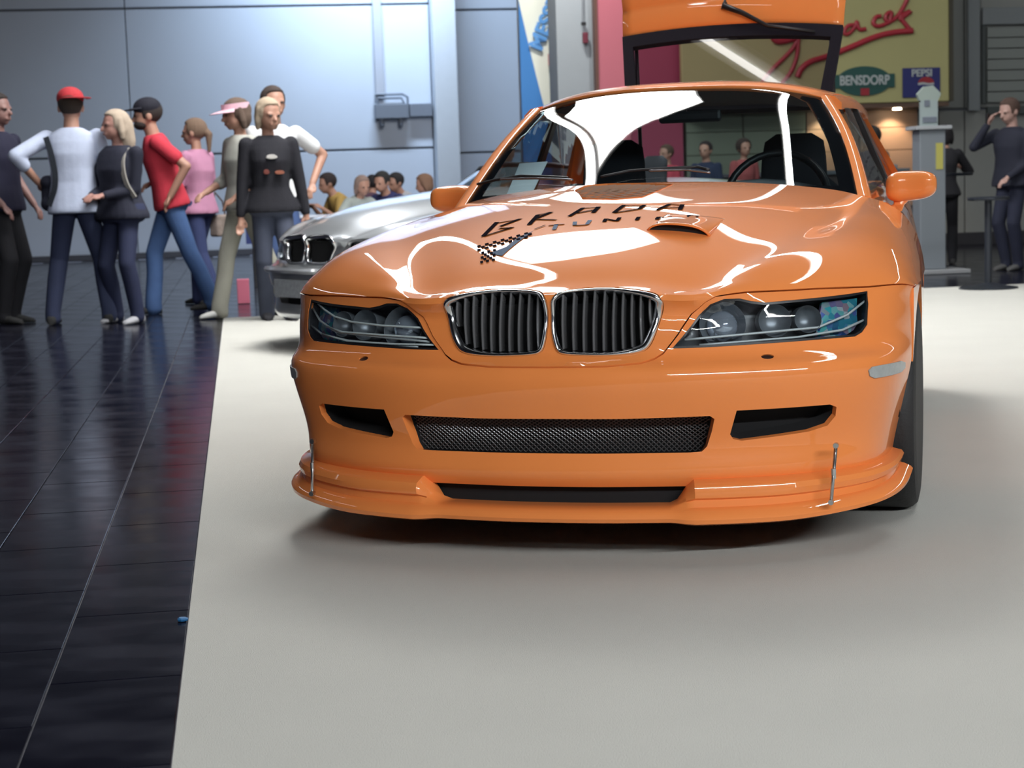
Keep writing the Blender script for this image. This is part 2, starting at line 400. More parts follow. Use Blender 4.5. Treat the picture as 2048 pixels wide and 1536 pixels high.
for x in (-.9,.9): 
    for y in (.2,1.9): MB().tube([(x,y,.1),(x,y,1.55)],.012,6).build('suspension',BODY,lp)
ds=tag(empty('strip_light',hall(.82,-.41,6.0),HROT+radians(26)),'short strip light hung at a slant in front of the long ones','lamp')
MB().box(-.09,.09,-.7,.7,.02,.09).build('housing',BODY,ds); MB().box(-.018,.018,-.68,.68,-.02,.018).build('tube',STRIP,ds); MB().tube([(0,0,.09),(0,0,1.55)],.012,6).build('suspension',BODY,ds)
# cable duct and junction boxes on the left wall
jb=tag(empty('junction_box',hall(24.16,1.9,2.2),HROT),'dark grey junction boxes and conduits on the pale wall','electrical box')
GB=mat('box_grey',(.14,.16,.20),rough=.6)
MB().box(-.44,.10,-.16,0,-.10,.13).build('box_body',GB,jb,bevel=.01); MB().box(.12,.49,-.12,0,-.08,.13).build('box_body',GB,jb,bevel=.01)
MB().tube([(-.42,-.06,.15),(-.42,-.06,.29),(.02,-.06,.29),(.10,-.06,.24),(.10,-.06,.1)],.018,8).build('conduit',GB,jb); MB().tube([(-.38,-.06,.15),(-.38,-.06,.23),(.0,-.06,.23),(.06,-.06,.1)],.018,8).build('conduit',GB,jb)
for x in (-.33,-.03): MB().lathe([(.001,-.0),(.04,0),(.04,-.10),(.03,-.13),(.001,-.13)],(x,-.09,-.10),12).build('socket',GB,jb)
MB().box(-.41,-.27,-.06,0,.29,5.3).build('cable_duct',mat('duct_grey',(.36,.38,.44),rough=.7),jb,bevel=.01)
# ---------- snack stand ----------
YEL=mat('sign_cream',(.40,.38,.17),rough=.6,noise=.04,nscale=2)
sg=tag(empty('snack_sign',hall(17.0,6.4,1.862),HROT),'cream yellow snack bar sign with red script and drink logos','sign')
MB().box(-1.67,1.82,0,.10,0,1.9).build('sign_board',YEL,sg,bevel=.01)
MB().box(1.82,1.87,-.02,.12,0,1.9).build('sign_edge',mat('sign_edge_dark',(.05,.045,.03),rough=.6),sg)
REDS=mat('script_red',(.36,.025,.04),rough=.4)
def sp(x,y):
    "a place on the sign face written in the sign's own metres"
    return (x,-.02,y)
def stroke(pts,r=.028): 
    P=smoothpoly(pts,closed=False,it=2); mb=MB(); mb.tube([sp(*p) for p in P],r,6); 
    for i,v in enumerate(mb.v): mb.v[i]=(v[0],max(-.05,min(.0,v[1])),v[2])
    mb.build('script_letter',REDS,sg,smooth=True)
def spx(px,py):
    q=at(px,py,HA,17.0); return (float(q@HB)-6.4,float(q[2])-1.86)
S_=lambda l:[spx(1380+x/3.938,y/3.938) for x,y in l]
stroke(S_([(1080,-60),(900,20),(700,160),(640,250),(660,330),(740,330),(860,290),(900,250)]),.040)
stroke(S_([(850,300),(800,400),(620,570),(540,690)]),.028); stroke(S_([(850,300),(840,450),(790,580),(700,680)]),.028)
stroke(S_([(840,610),(870,540),(950,480),(1040,460),(1250,380),(1450,290),(1600,255),(1750,245)]),.040)
stroke(S_([(1050,240),(1080,200),(1120,280),(1150,200),(1190,260)]),.030)
stroke(S_([(1290,200),(1240,200),(1200,260),(1240,280),(1300,210),(1310,160),(1320,240),(1380,230)]),.028)
stroke(S_([(1500,130),(1460,130),(1430,190),(1480,215),(1560,180)]),.028)
stroke(S_([(1560,190),(1590,90),(1540,110),(1530,170),(1600,170),(1680,60),(1720,-40)]),.028)
stroke(S_([(1640,160),(1750,80),(1690,110),(1640,130),(1680,180),(1730,240)]),.032)
# logo plates
LG=mat('logo_green',(.015,.075,.065),rough=.5); LB=mat('logo_blue',(.02,.025,.14),rough=.5); LW=mat('logo_white',(.42,.46,.46),rough=.5); LR=mat('logo_red',(.30,.02,.03),rough=.5)
lx,lz=7.085-6.4,2.135-1.86
el=[(lx+.36*cos(t),lz+.185*sin(t)) for t in np.linspace(0,2*pi,40,endpoint=False)]
MB().prism(el,-.02,.0,lambda x,y,d:(x,d,y)).build('logo_oval',LG,sg)
MB().box(lx-.40,lx+.40,-.026,0,lz-.085,lz+.085).build('logo_banner',LG,sg)
MB().box(lx-.05,lx+.06,-.03,0,lz-.18,lz-.09).build('logo_badge',LR,sg)
def text(name,s,size,m,parent,loc,rot=(radians(90),0,0),ext=.004,shear=0,sx=1.0,bold=0):
    c=bpy.data.curves.new(name,'FONT'); c.body=s; c.size=size; c.extrude=ext; c.align_x='CENTER'; c.align_y='CENTER'; c.shear=shear; c.offset=bold
    c.materials.append(m); o_=bpy.data.objects.new(name,c); COL.objects.link(o_); bpy.context.view_layer.update(); me=bpy.data.meshes.new_from_object(o_); bpy.data.objects.remove(o_); o=bpy.data.objects.new(name,me); COL.objects.link(o); o.parent=parent; o.location=loc; o.rotation_euler=rot; o.scale=(sx,1,1); return o
text('logo_text','BENSDORP',.165,LW,sg,(lx,-.031,lz+.005),sx=.80,bold=.004)
MB().box(1.195,1.69,-.02,0,.055,.425).build('logo_square',LB,sg)
text('logo_text','PEPSI',.125,LW,sg,(1.445,-.026,.355),sx=1.0,bold=.003)
gc=(1.50,.225); rr=.085
MB().prism([(gc[0]+rr*1.25*cos(t),gc[1]+rr*sin(t)) for t in np.linspace(0,2*pi,28,endpoint=False)],-.026,0,lambda x,y,d:(x,d,y)).build('logo_globe',LW,sg)
MB().prism([(gc[0]+rr*1.25*cos(t),gc[1]+rr*sin(t)) for t in np.linspace(.15,pi-.15,16)]+[(gc[0]-.04,gc[1]+.02),(gc[0]+.04,gc[1]+.005)],-.031,0,lambda x,y,d:(x,d,y)).build('logo_globe',LR,sg)
MB().prism([(gc[0]+rr*1.25*cos(t),gc[1]+rr*sin(t)) for t in np.linspace(pi+.2,2*pi-.2,16)]+[(gc[0]+.03,gc[1]-.02),(gc[0]-.04,gc[1]-.01)],-.031,0,lambda x,y,d:(x,d,y)).build('logo_globe',LB,sg)
# lit niche: back panel, soffit spots, counter
WARM=mat('niche_wood',(.30,.20,.14),rough=.55,noise=.08,nscale=5)
ns=tag(empty('snack_bar',hall(17.55,6.4,0),HROT),'lit wood-panelled snack bar with dark counter beneath the sign','bar')
MB().box(-1.50,1.60,-.01,.05,0,1.79).build('back_panel',mat('niche_base',(.10,.07,.05),rough=.7),ns)
for z0,z1 in ((.55,.98),(.99,1.27),(1.28,1.56),(1.57,1.79)):
    for x0,x1 in ((-1.50,-.75),(-.74,.09),(.10,.80),(.81,1.60)): MB().box(x0,x1-.01,-.05,-.01,z0,z1).build('wood_panel' if x0>-.6 and x0>.0 else 'grey_panel',WARM if x0>.0 else mat('bar_grey_green',(.20,.225,.17),rough=.6),ns)
MB().box(-1.50,1.82,-.54,.0,1.80,1.855).build('soffit',mat('soffit_brown',(.10,.06,.04),rough=.7),ns)
WS_=mat('spot_glow',(1,1,1),emit=(1,.80,.55),estr=30)
for x in (.32,1.22):
    MB().lathe([(.001,0),(.05,0),(.055,-.02),(.001,-.02)],(x,-.30,1.80),16).build('spot_lamp',WS_,ns)
    l=bpy.data.lights.new('snack_spot','SPOT'); l.energy=34; l.color=(1,.72,.45); l.spot_size=radians(95); l.spot_blend=.6; l.shadow_soft_size=.05
    o=bpy.data.objects.new('snack_spot',l); COL.objects.link(o); o.location=hall(17.55-.30,6.4+x,1.76); o.rotation_euler=(radians(28),0,HROT)
ct=tag(empty('counter',hall(16.2,6.5,0),HROT),'dark counter with pale steel top in front of snack bar','counter')
MB().box(-1.7,.72,-.25,.35,0,.98).build('counter_body',mat('counter_dark',(.05,.04,.038),rough=.5),ct,bevel=.01)
MB().box(-1.75,.76,-.30,.40,.98,1.03).build('counter_top',mat('counter_steel',(.35,.40,.45),rough=.25,metal=.8),ct,bevel=.008)
MB().box(.16,.66,-.15,.2,1.03,1.08).build('tray',mat('tray_grey',(.2,.22,.24),rough=.4),ct,bevel=.01)
# red stand wall
rs=tag(empty('red_stand',hall(17.45,4.32,0),HROT),'tall pink red exhibition panel behind the raised tailgate','panel')
MB().box(-.55,-.15,0,.12,0,5).build('panel_leaf',mat('stand_pink',(.62,.17,.22),rough=.5),rs); MB().box(-.14,.53,.02,.12,0,5).build('panel_leaf',mat('stand_red',(.34,.05,.10),rough=.5),rs)
MB().box(-.585,-.55,-.02,.14,0,5).build('panel_post',mat('stand_post',(.16,.07,.05),rough=.5),rs)
# beach banner
BW=mat('banner_cream',(.90,.92,.80),rough=.6); BB=mat('banner_blue',(.05,.24,.62),rough=.6); BT=mat('banner_text_blue',(.12,.36,.78),rough=.6); BR=mat('banner_red',(.62,.25,.25),rough=.6)
bn=tag(empty('beach_banner',hall(19,3.3,0),HROT),'tall blue and cream sail banner with blue lettering','banner')
def wavy(x,z): return .03*sin(3*z+2*x)
def cloth(name,fL,fR,m,z0,z1,y=0,n=24,k=6):
    v=[];f=[]
    for i in range(n+1):
        z=z0+(z1-z0)*i/n
        for j in range(k+1):
            x=fL(z)+(fR(z)-fL(z))*j/k; v.append((x,y+wavy(x,z),z))
    f=[(i*(k+1)+j,i*(k+1)+j+1,(i+1)*(k+1)+j+1,(i+1)*(k+1)+j) for i in range(n) for j in range(k)]
    return mesh_obj(name,v,f,m,bn,True)
mid=lambda z: -.27+(3.42-z)*.215
cloth('banner_cloth',lambda z:max(-.27,-.27),lambda z:max(mid(z),-.265),BB,.55,3.9); cloth('banner_cloth',lambda z:max(mid(z),-.30+.0*z),lambda z:.33,BW,.9,4.0)
MB().tube([(-.28,.02,0),(-.28,.02,3.0),(-.27,.02,4.1)],.015,8).build('banner_pole',SATIN,bn); MB().lathe([(.001,0),(.22,0),(.22,.03),(.05,.06),(.001,.06)],(-.28,.02,0),20).build('banner_foot',BLACKP,bn)
text('banner_letter','MESSE',.27,BT,bn,(.085,-.036,3.10),rot=(radians(90),radians(-66),0),sx=1.0,bold=.010)
MB().box(.10,.16,-.06,-.04,2.55,2.70).build('banner_print',BR,bn); MB().box(.15,.20,-.06,-.04,2.78,2.90).build('banner_print',BR,bn)
# pipes, frames on the right wall
GF=mat('frame_grey',(.17,.19,.20),rough=.6)
f1=tag(empty('wall_shutter',hall(17.66,9.2,0),HROT),'grey framed roller shutter on the right wall above the phoning man','shutter')
MB().box(-.46,-.30,-.06,0,1.75,5.0).build('shutter_post',GF,f1,bevel=.01)
MB().box(-.26,.9,-.05,0,2.86,3.08).build('shutter_beam',GF,f1,bevel=.01)
MB().box(-.26,-.21,-.03,0,1.84,2.86).build('shutter_guide',mat('guide_dark',(.05,.06,.06),rough=.7),f1)
for i in range(7): MB().box(-.19,.9,-.04,0,1.86+.14*i,1.985+.14*i).build('shutter_slat',mat('shutter_slat',(.19,.21,.20),rough=.6),f1)
MB().box(-.2,.9,-.06,0,1.70,1.80).build('shutter_sill',mat('guide_dark',(.05,.06,.06),rough=.7),f1)
hobj(MB().box(5.4,16,17.62,17.68,0,.16),'baseboard_right',mat('skirting_dark',(.02,.02,.025),rough=.7),kind='structure')
hobj(MB().box(-12,2.4,24.10,24.16,0,.09),'baseboard_left',mat('skirting_dark2',(.05,.05,.06),rough=.7),kind='structure')
# ---------- orange coupe: one skin from the lower bumper edge over the nose to the cowl ----------
_px=[0,.13,.26,.377,.47,.586,.70,.79,.858,.897]
_py=[-.045,-.040,-.022,.0,.028,.078,.145,.215,.325,.52]
_kx={.195:.935,.235:.942,.28:.952,.37:.975,.43:.99}
_rows=[]
for z,off in ((.195,.050),(.235,.028),(.28,.040),(.37,.022),(.43,.006),(.485,.0),(.505,.006),(.522,.028),(.545,.048),(.60,.055),(.65,.066)):
    r=[]
    k=_kx.get(z,1.0)
    for i,(x,y) in enumerate(zip(_px,_py)):
        f=(i/9)**2; o=off
        if z>.51: o=off*(1+.9*(i/9)**2*(1 if i<8 else .6))
        if z<.3: o=off*(1-.3*f)
        r.append((x*(1-(1-k)*f),y+o*(1 if i<9 else .3),z))
    _rows.append(r)
_rows+=[
 [(0,.012,.690),(.13,.016,.690),(.26,.032,.689),(.375,.048,.684),(.465,.105,.690),(.586,.178,.689),(.705,.262,.688),(.795,.345,.687),(.862,.435,.684),(.900,.55,.672)],
 [(0,.045,0.7072),(.13,.05,0.7068),(.265,.066,0.7049),(.385,.080,0.692),(.480,.145,.713),(.600,.212,.716),(.715,.298,.716),(.802,.382,.714),(.866,.48,.704),(.903,.60,.672)],
 [(0,.13,0.7534),(.135,.135,0.7508),(.285,.145,0.7375),(.412,.155,0.714),(.510,.215,.745),(.620,.280,.750),(.730,.365,.749),(.812,.450,.740),(.872,.55,.718),(.906,.68,.672)],
 [(0,.27,0.8117),(.145,.27,0.8083),(.315,.28,0.7905),(.455,.28,0.76),(.550,.33,.776),(.650,.39,.784),(.750,.465,.780),(.826,.55,.762),(.879,.65,.728),(.908,.78,.672)],
 [(0,.45,0.8630),(.155,.45,0.8596),(.345,.46,0.8418),(.502,.46,0.807),(.600,.50,.808),(.690,.55,.812),(.772,.61,.804),(.836,.68,.780),(.882,.78,.738),(.908,.88,.672)],
 [(0,.66,0.9047),(.165,.66,0.9013),(.375,.67,0.8839),(.550,.67,0.846),(.640,.70,.834),(.715,.74,.834),(.785,.79,.823),(.842,.85,.795),(.884,.93,.746),(.906,1.01,.672)],
 [(0,.88,0.9345),(.175,.88,0.9312),(.395,.89,0.9142),(.590,.89,0.874),(.665,.91,.858),(.730,.95,.856),(.790,.99,.842),(.842,1.04,.811),(.882,1.10,.754),(.903,1.16,.672)],
 [(0,1.10,0.9582),(.180,1.10,0.9552),(.410,1.12,0.9394),(.610,1.13,0.899),(.680,1.15,.882),(.740,1.18,.874),(.793,1.21,.857),(.840,1.25,.824),(.878,1.30,.760),(.899,1.36,.672)],
 [(0,1.29,.975),(.185,1.30,.973),(.420,1.36,.958),(.620,1.47,.930),(.685,1.505,.912),(.742,1.51,.896),(.792,1.51,.873),(.838,1.51,.834),(.874,1.52,.766),(.893,1.53,.672)],
]
SKIN=Surf(_rows)
# ---------- orange coupe ----------
SKIN.prep()
CAR=tag(empty('coupe',(0,0.9,0)),'bright orange coupe with twin chrome grilles, bonnet lettering and raised tailgate','car')
COFF=Vector((0,-.9,0))
def cpart(o,parent=None):
    "hang a part built in car coordinates under the car (or one of its parts)"
    o.parent=parent or CAR
    o.matrix_parent_inverse=Matrix.Identity(4)
    if parent is None: o.location=Vector(o.location)+COFF
    return o
def uvs(pts,**k): return [SKIN.inv(x,y,**k) for x,y in pts]
def mir(p): return [(-u,v) for u,v in p][::-1]
def offs(P,d,closed=True):
    P=np.array(P,float); n=len(P); out=[]
    ar=sum(P[i,0]*P[(i+1)%n,1]-P[(i+1)%n,0]*P[i,1] for i in range(n)) if closed else 1
    sg=1 if ar>0 else -1
    for i in range(n):
        a=P[(i-1)%n] if (closed or i>0) else P[i]; b=P[(i+1)%n] if (closed or i<n-1) else P[i]
        t=b-a; L=np.linalg.norm(t); t=t/L if L>0 else t; out.append(tuple(P[i]+d*sg*np.array([t[1],-t[0]])))
    return out
def wall(name,S,poly,o0,o1,m,parent,taper=0.0):
    P=dens(poly,.02); Q=offs(P,-taper) if taper else P; P=np.array(P); Q=np.array(Q)
    n=S.normal(P[:,0],P[:,1]); A=S(P[:,0],P[:,1])+n*o0; B=S(Q[:,0],Q[:,1])+n*o1; k=len(P)
    return mesh_obj(name,list(A)+list(B),[(i,(i+1)%k,(i+1)%k+k,i+k) for i in range(k)],m,parent,True)
U,V=SKIN.U,SKIN.V
KID_R=[(1102,606),(1107,594),(1122,585),(1150,580),(1190,577),(1230,577),(1268,580),(1297,585),(1316,591),(1327,604),(1325,628),(1315,660),(1303,688),(1288,703),(1258,710),(1215,713),(1177,713),(1135,711),(1118,706),(1109,690),(1103,652)]
LAMP_R=[(1344,697),(1366,672),(1382,652),(1398,630),(1420,609),(1448,598),(1480,597),(1502,602),(1530,605),(1573,601),(1647,594),(1696,588),(1735,582),(1737,608),(1735,649),(1724,665),(1710,673),(1628,680),(1519,688),(1409,695)]
SEAM_R=[(1215,733),(1280,727),(1308,718),(1325,707),(1336,693),(1355,668),(1382,627),(1409,603),(1431,592),(1491,584),(1628,577),(1737,573)]
kid=through(uvs(KID_R,vmin=.3,vmax=.66)); lamp=uvs(LAMP_R,vmin=.34,vmax=.6); seam=uvs(SEAM_R,vmin=.3,vmax=.6)
seam=[(0.0,seam[0][1]-.002)]+seam+[(U*.985,seam[-1][1]+.008),(U,seam[-1][1]+.010)]
VENT=uvs([(1150,384),(1172,374),(1215,370.5),(1280,369.5),(1345,372),(1318,384),(1285,397),(1230,402),(1165,401)],vmin=1.3)
# bonnet
hood_out=seam+[(U,V),(U*.5,V),(0,V),(-U*.5,V),(-U,V)]+mir(seam[1:])
hood=cpart(panel('bonnet',SKIN,hood_out,[kid,mir(kid),VENT],ORANGE,None,step=.020,off=.004,lip=.02,holelip=[.006,.006,.03]))
# front bumper and lamp surround
DUCT_R=[(1524,822),(1623,812),(1660,809),(1673,814),(1671,832),(1655,851),(1618,863),(1558,872),(1519,876),(1507,868),(1510,850)]
INT_R=[(1120,838),(1250,838),(1420,832),(1429,838),(1424,862),(1414,893),(1404,903),(1380,905),(1250,907),(1120,907)]
duct=uvs(DUCT_R[1:8],vmin=.02,vmax=.3)+mir(uvs([(768,819),(776,838),(787,864),(784,873),(772,876)],vmin=.02,vmax=.3,umax=0)); inth=uvs(INT_R,vmin=.02,vmax=.3)
intake=[(0,inth[0][1])]+inth[1:-1]+[(0,inth[-1][1])]; intake=intake+mir(intake[1:-1])
NOZ=[tuple(np.array(SKIN.inv(1535+13*cos(t),713+5*sin(t),vmin=.3,vmax=.42))) for t in np.linspace(0,2*pi,12,endpoint=False)]
s2_=offs(seam[1:],.0035,closed=False)
# keep the bumper strictly below the seam
s2_=[(u,v) for u,v in s2_]; s2_=[(0.0,seam[0][1]-.0035)]+s2_; s2_[-1]=(U,s2_[-1][1])
bump_out=[(-U,0),(0,0),(U,0)]+s2_[::-1]+[(-u,v) for u,v in s2_[1:]]
bumper=cpart(panel('front_bumper',SKIN,bump_out,[lamp,mir(lamp),duct,mir(duct),intake,NOZ,mir(NOZ)],ORANGE,None,step=.017,lip=.012,holelip=[.012,.012,.018,.018,.035,.01,.01]))
for s in (1,-1):
    d=duct if s==1 else mir(duct)
    b=cpart(panel('duct_liner',SKIN,offs(d,.004),[],DARK,None,step=.03,off=-.075,lip=0))
    cpart(wall('duct_wall',SKIN,d,-.017,-.075,DARK,None))
    nz=NOZ if s==1 else mir(NOZ); cpart(panel('washer_nozzle',SKIN,nz,[],BLACKP,None,step=.02,off=-.004,lip=0))
cpart(panel('intake_liner',SKIN,offs(intake,.01),[],DARK,None,step=.05,off=-.11,lip=0))
cpart(wall('intake_wall',SKIN,intake,-.034,-.112,DARK,None))
# woven metal mesh in the intake
def lattice(name,S,poly,off,du,dv,w,m,th=.0016):
    P=np.array(poly); u0,v0=P.min(0); u1,v1=P.max(0); mb=MB(); slope=dv/du; L=(v1-v0)/slope
    for sgn in (1,-1):
        x=u0-L
        while x<u1+L:
            n=max(6,int(L/.012)); ts=np.linspace(0,1,n); uu=x+ts*L; vv=(v0+ts*(v1-v0)) if sgn==1 else (v1-ts*(v1-v0))
            ok=inside(poly,np.stack([uu,vv],1)); 
            nn=S.normal(uu,vv); C=S(uu,vv)+nn*(off+ (th if sgn==1 else 0)); T=np.gradient(C,axis=0); T/=np.linalg.norm(T,axis=1,keepdims=True); sd=np.cross(T,nn)*w/2
            i=0
            while i<n:
                if ok[i]:
                    j=i
                    while j+1<n and ok[j+1]: j+=1
                    a=max(0,i-0); b=min(n-1,j)
                    if b>a:
                        base=len(mb.v); 
                        for k in range(a,b+1): mb.v+= [tuple(C[k]-sd[k]),tuple(C[k]+nn[k]*w*.5),tuple(C[k]+sd[k])]
                        for k in range(b-a):
                            q=base+3*k; mb.f+=[(q,q+1,q+4,q+3),(q+1,q+2,q+5,q+4)]
                    i=j+1
                else: i+=1
            x+=du
    return mb.build(name,m)
MESHM=mat('grille_mesh_metal',(.19,.195,.20),rough=.35,metal=.8)
tag(cpart(lattice('intake_mesh',SKIN,offs(intake,.004),-.046,.0165,.0085,.0030,MESHM)),'grey diamond wire mesh',kind='stuff')
# chrome twin grilles with slats
for s in (1,-1):
    k=kid if s==1 else mir(kid)
    outer=offs(k,-.001); P=np.array(outer); cu=P[:,0].mean(); cv=P[:,1].mean()
    # ring wider on its outboard side
    inner=[]
    for (u,v) in outer:
        f=(u-cu)*s/(P[:,0].max()-cu); w=.0125+.013*max(0,f)
        n_=np.array([u-cu,(v-cv)*1.8]); inner.append((u,v,w))
    pin=offs([(u,v) for u,v,_ in inner],-.0125)
    pin=[tuple(np.array(outer[i])+(np.array(pin[i])-np.array(outer[i]))*(inner[i][2]/.0125)) for i in range(len(pin))]
    # rounded ring section, standing on a steady forward direction
    def KD(n): 
        d=n*.30+np.array([0,-1.0,.10]); return d/np.linalg.norm(d,axis=-1,keepdims=True)
    R=[]
    for f,h in ((-.05,-.006),(0,.006),(.15,.010),(.4,.012),(.7,.009),(1,.003),(1,-.035)):
        Q=np.array(outer)*(1-f)+np.array(pin)*f; n=KD(SKIN.normal(Q[:,0],Q[:,1])); R.append(SKIN(Q[:,0],Q[:,1])+n*h)
    kk=len(outer); vs=[p for r in R for p in r]; fs=[(i*kk+j,i*kk+(j+1)%kk,(i+1)*kk+(j+1)%kk,(i+1)*kk+j) for i in range(len(R)-1) for j in range(kk)]
    ring=cpart(mesh_obj('grille_surround',vs,fs,CHROME,None,True))
    Q=np.array(offs(k,-.004)); n=KD(SKIN.normal(Q[:,0],Q[:,1])); A1=SKIN(Q[:,0],Q[:,1])-n*.012; A2=SKIN(Q[:,0],Q[:,1])-n*.085
    cpart(mesh_obj('grille_duct',list(A1)+list(A2),[(i,(i+1)%len(Q),(i+1)%len(Q)+len(Q),i+len(Q)) for i in range(len(Q))]+[tuple(range(len(Q),2*len(Q)))],DARK,None))
    # ten vertical slats, each its own part
    a=np.array(pin); ul,ur=a[:,0].min(),a[:,0].max(); SLAT=mat('slat_grey',(.30,.30,.31),rough=.25,metal=.6,coat=.5)
    for i in range(10):
        t=(i+.62)/10.3; uu=ul+(ur-ul)*t
        vv=np.linspace(a[:,1].min(),a[:,1].max(),80); ok=inside(pin,np.stack([np.full(80,uu),vv],1))
        if ok.sum()<4: continue
        P0=SKIN(uu,vv[ok].min()); P1=SKIN(uu,vv[ok].max()); R=[]; w=.0038
        for q in np.linspace(0,1,10):
            c=P0+(P1-P0)*q; bow=.010*sin(pi*q)-.006; d=np.array([0,-1,.05]); xx=np.array([1,0,0]); c=c+d*bow
            R.append([tuple(c-d*.04-xx*w),tuple(c-d*.006-xx*w*.9),tuple(c),tuple(c-d*.006+xx*w*.9),tuple(c-d*.04+xx*w)])
        sl=cpart(MB().rings(R).build('grille_slat',SLAT,None),ring)
# head lamps
BLUEF=mat('lamp_bowl',(.22,.24,.26),rough=.40,metal=.5)
def irid():
    m=mat('faceted_indicator',(.3,.4,.5),rough=.3,metal=.4); nt=m.node_tree; b=nt.nodes['Principled BSDF']
    v=nt.nodes.new('ShaderNodeTexVoronoi'); v.inputs['Scale'].default_value=55; r=nt.nodes.new('ShaderNodeValToRGB'); tc=nt.nodes.new('ShaderNodeTexCoord')
    e=r.color_ramp.elements; e[0].color=(.02,.05,.22,1); e[1].color=(.5,.55,.6,1)
    for p,c in ((.3,(.05,.45,.5,1)),(.5,(.08,.12,.4,1)),(.7,(.35,.25,.3,1)),(.85,(.1,.5,.5,1))): x=e.new(p); x.color=c
    nt.links.new(tc.outputs['Object'],v.inputs['Vector']); sp=nt.nodes.new('ShaderNodeSeparateColor'); nt.links.new(v.outputs['Color'],sp.inputs[0]); nt.links.new(sp.outputs[0],r.inputs[0]); nt.links.new(r.outputs[0],b.inputs['Base Color'])
    return m
IRID=irid()
for s in (1,-1):
    L=lamp if s==1 else mir(lamp)
    hs=cpart(panel('headlamp',SKIN,offs(L,.001),[],mat('lamp_housing',(.045,.05,.056),rough=.3,coat=.3),None,step=.03,off=-.075,lip=0))
    w=wall('housing_wall',SKIN,offs(L,-.001),-.006,-.076,BLACKP,hs)
    panel('lens',SKIN,offs(L,-.003),[],GLASSL,hs,step=.02,off=-.003,lip=0)
    # black rubber frame around the glass
    panel('lamp_seal',SKIN,offs(L,-.0005),[offs(L,-.006)],BLACKP,hs,step=.02,off=-.001,lip=.004)
    for nm,(px,py),r,dep in (('projector',(1452,641),.060,.055),('reflector',(1560,636),.043,.05),('reflector',(1627,634),.036,.045)):
        u,v=SKIN.inv(px,py,vmin=.34,vmax=.6); u*=s; n=Vector(SKIN.normal(u,v)); c=Vector(SKIN(u,v))-n*(dep+.012)
        q=n.lerp(Vector((0,-1,0)),.35).normalized()
        mb=MB(); mb.lathe([(r*.25,.0),(r*.6,.006),(r*.85,.022),(r,.045),(r*1.015,.044),(r*1.015,-.002),(r*.3,-.01)],n=28)
        o=mb.build(nm,BLUEF,hs,smooth=True,sharp=40); o.location=c; o.rotation_mode='QUATERNION'; o.rotation_quaternion=q.to_track_quat('Z','Y')
        if nm=='projector':
            g=MB(); g.lathe([(.001,.052),(r*.3,.048),(r*.55,.036),(r*.68,.018),(r*.68,.010)],n=24); g=g.build('projector_glass',mat('bulb_glass',(.5,.56,.65),rough=.05,metal=.6),hs,smooth=True); g.location=c; g.rotation_mode='QUATERNION'; g.rotation_quaternion=o.rotation_quaternion
    tp=uvs([(1655,597),(1728,588),(1731,646),(1722,660),(1706,669),(1640,676),(1650,640)],vmin=.34,vmax=.6); tp=tp if s==1 else mir(tp)
    panel('indicator',SKIN,tp,[],IRID,hs,step=.012,off=-.03,lip=.01)
    # bright trim lines inside
    for pl in ([(1735,600),(1700,628),(1640,655),(1500,668),(1370,680)],[(1733,640),(1690,660),(1600,674),(1400,690)]):
        q=[]
        for (px,py) in dens(pl,30,closed=False):
            u,v=SKIN.inv(px,py,vmin=.34,vmax=.6); u*=s; q.append(tuple(SKIN(u,v)-SKIN.normal(u,v)*.012))
        MB().tube(q,.0034,6).build('lamp_trim',mat('trim_bright',(.62,.66,.66),rough=.5,metal=.3),hs,smooth=True)
# light reflections modelled as pale tubes in the lamp on the picture's left
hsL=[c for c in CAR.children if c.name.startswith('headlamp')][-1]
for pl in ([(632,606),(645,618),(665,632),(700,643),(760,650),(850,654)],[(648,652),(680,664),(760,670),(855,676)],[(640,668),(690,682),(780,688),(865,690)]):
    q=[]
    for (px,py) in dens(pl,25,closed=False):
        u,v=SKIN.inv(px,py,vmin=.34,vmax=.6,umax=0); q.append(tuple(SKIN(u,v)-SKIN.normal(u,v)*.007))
    MB().tube(q,.0030,6).build('reflection_line',mat('reflection_pale',(.75,.80,.78),rough=.6),hsL,smooth=True)
# side marker lamps
mk=uvs([(1735,735),(1765,729),(1808,719),(1808,740),(1770,752),(1739,757)],vmin=.1,vmax=.35)
for s in (1,-1):
    P=mk if s==1 else mir(mk)
    o=cpart(panel('side_marker',SKIN,smoothpoly(P,it=1),[],mat('marker_grey',(.34,.36,.36),rough=.3,coat=.6,noise=.25,nscale=60),None,step=.012,off=.004,lip=.006)); o['label']='grey side marker lamp'
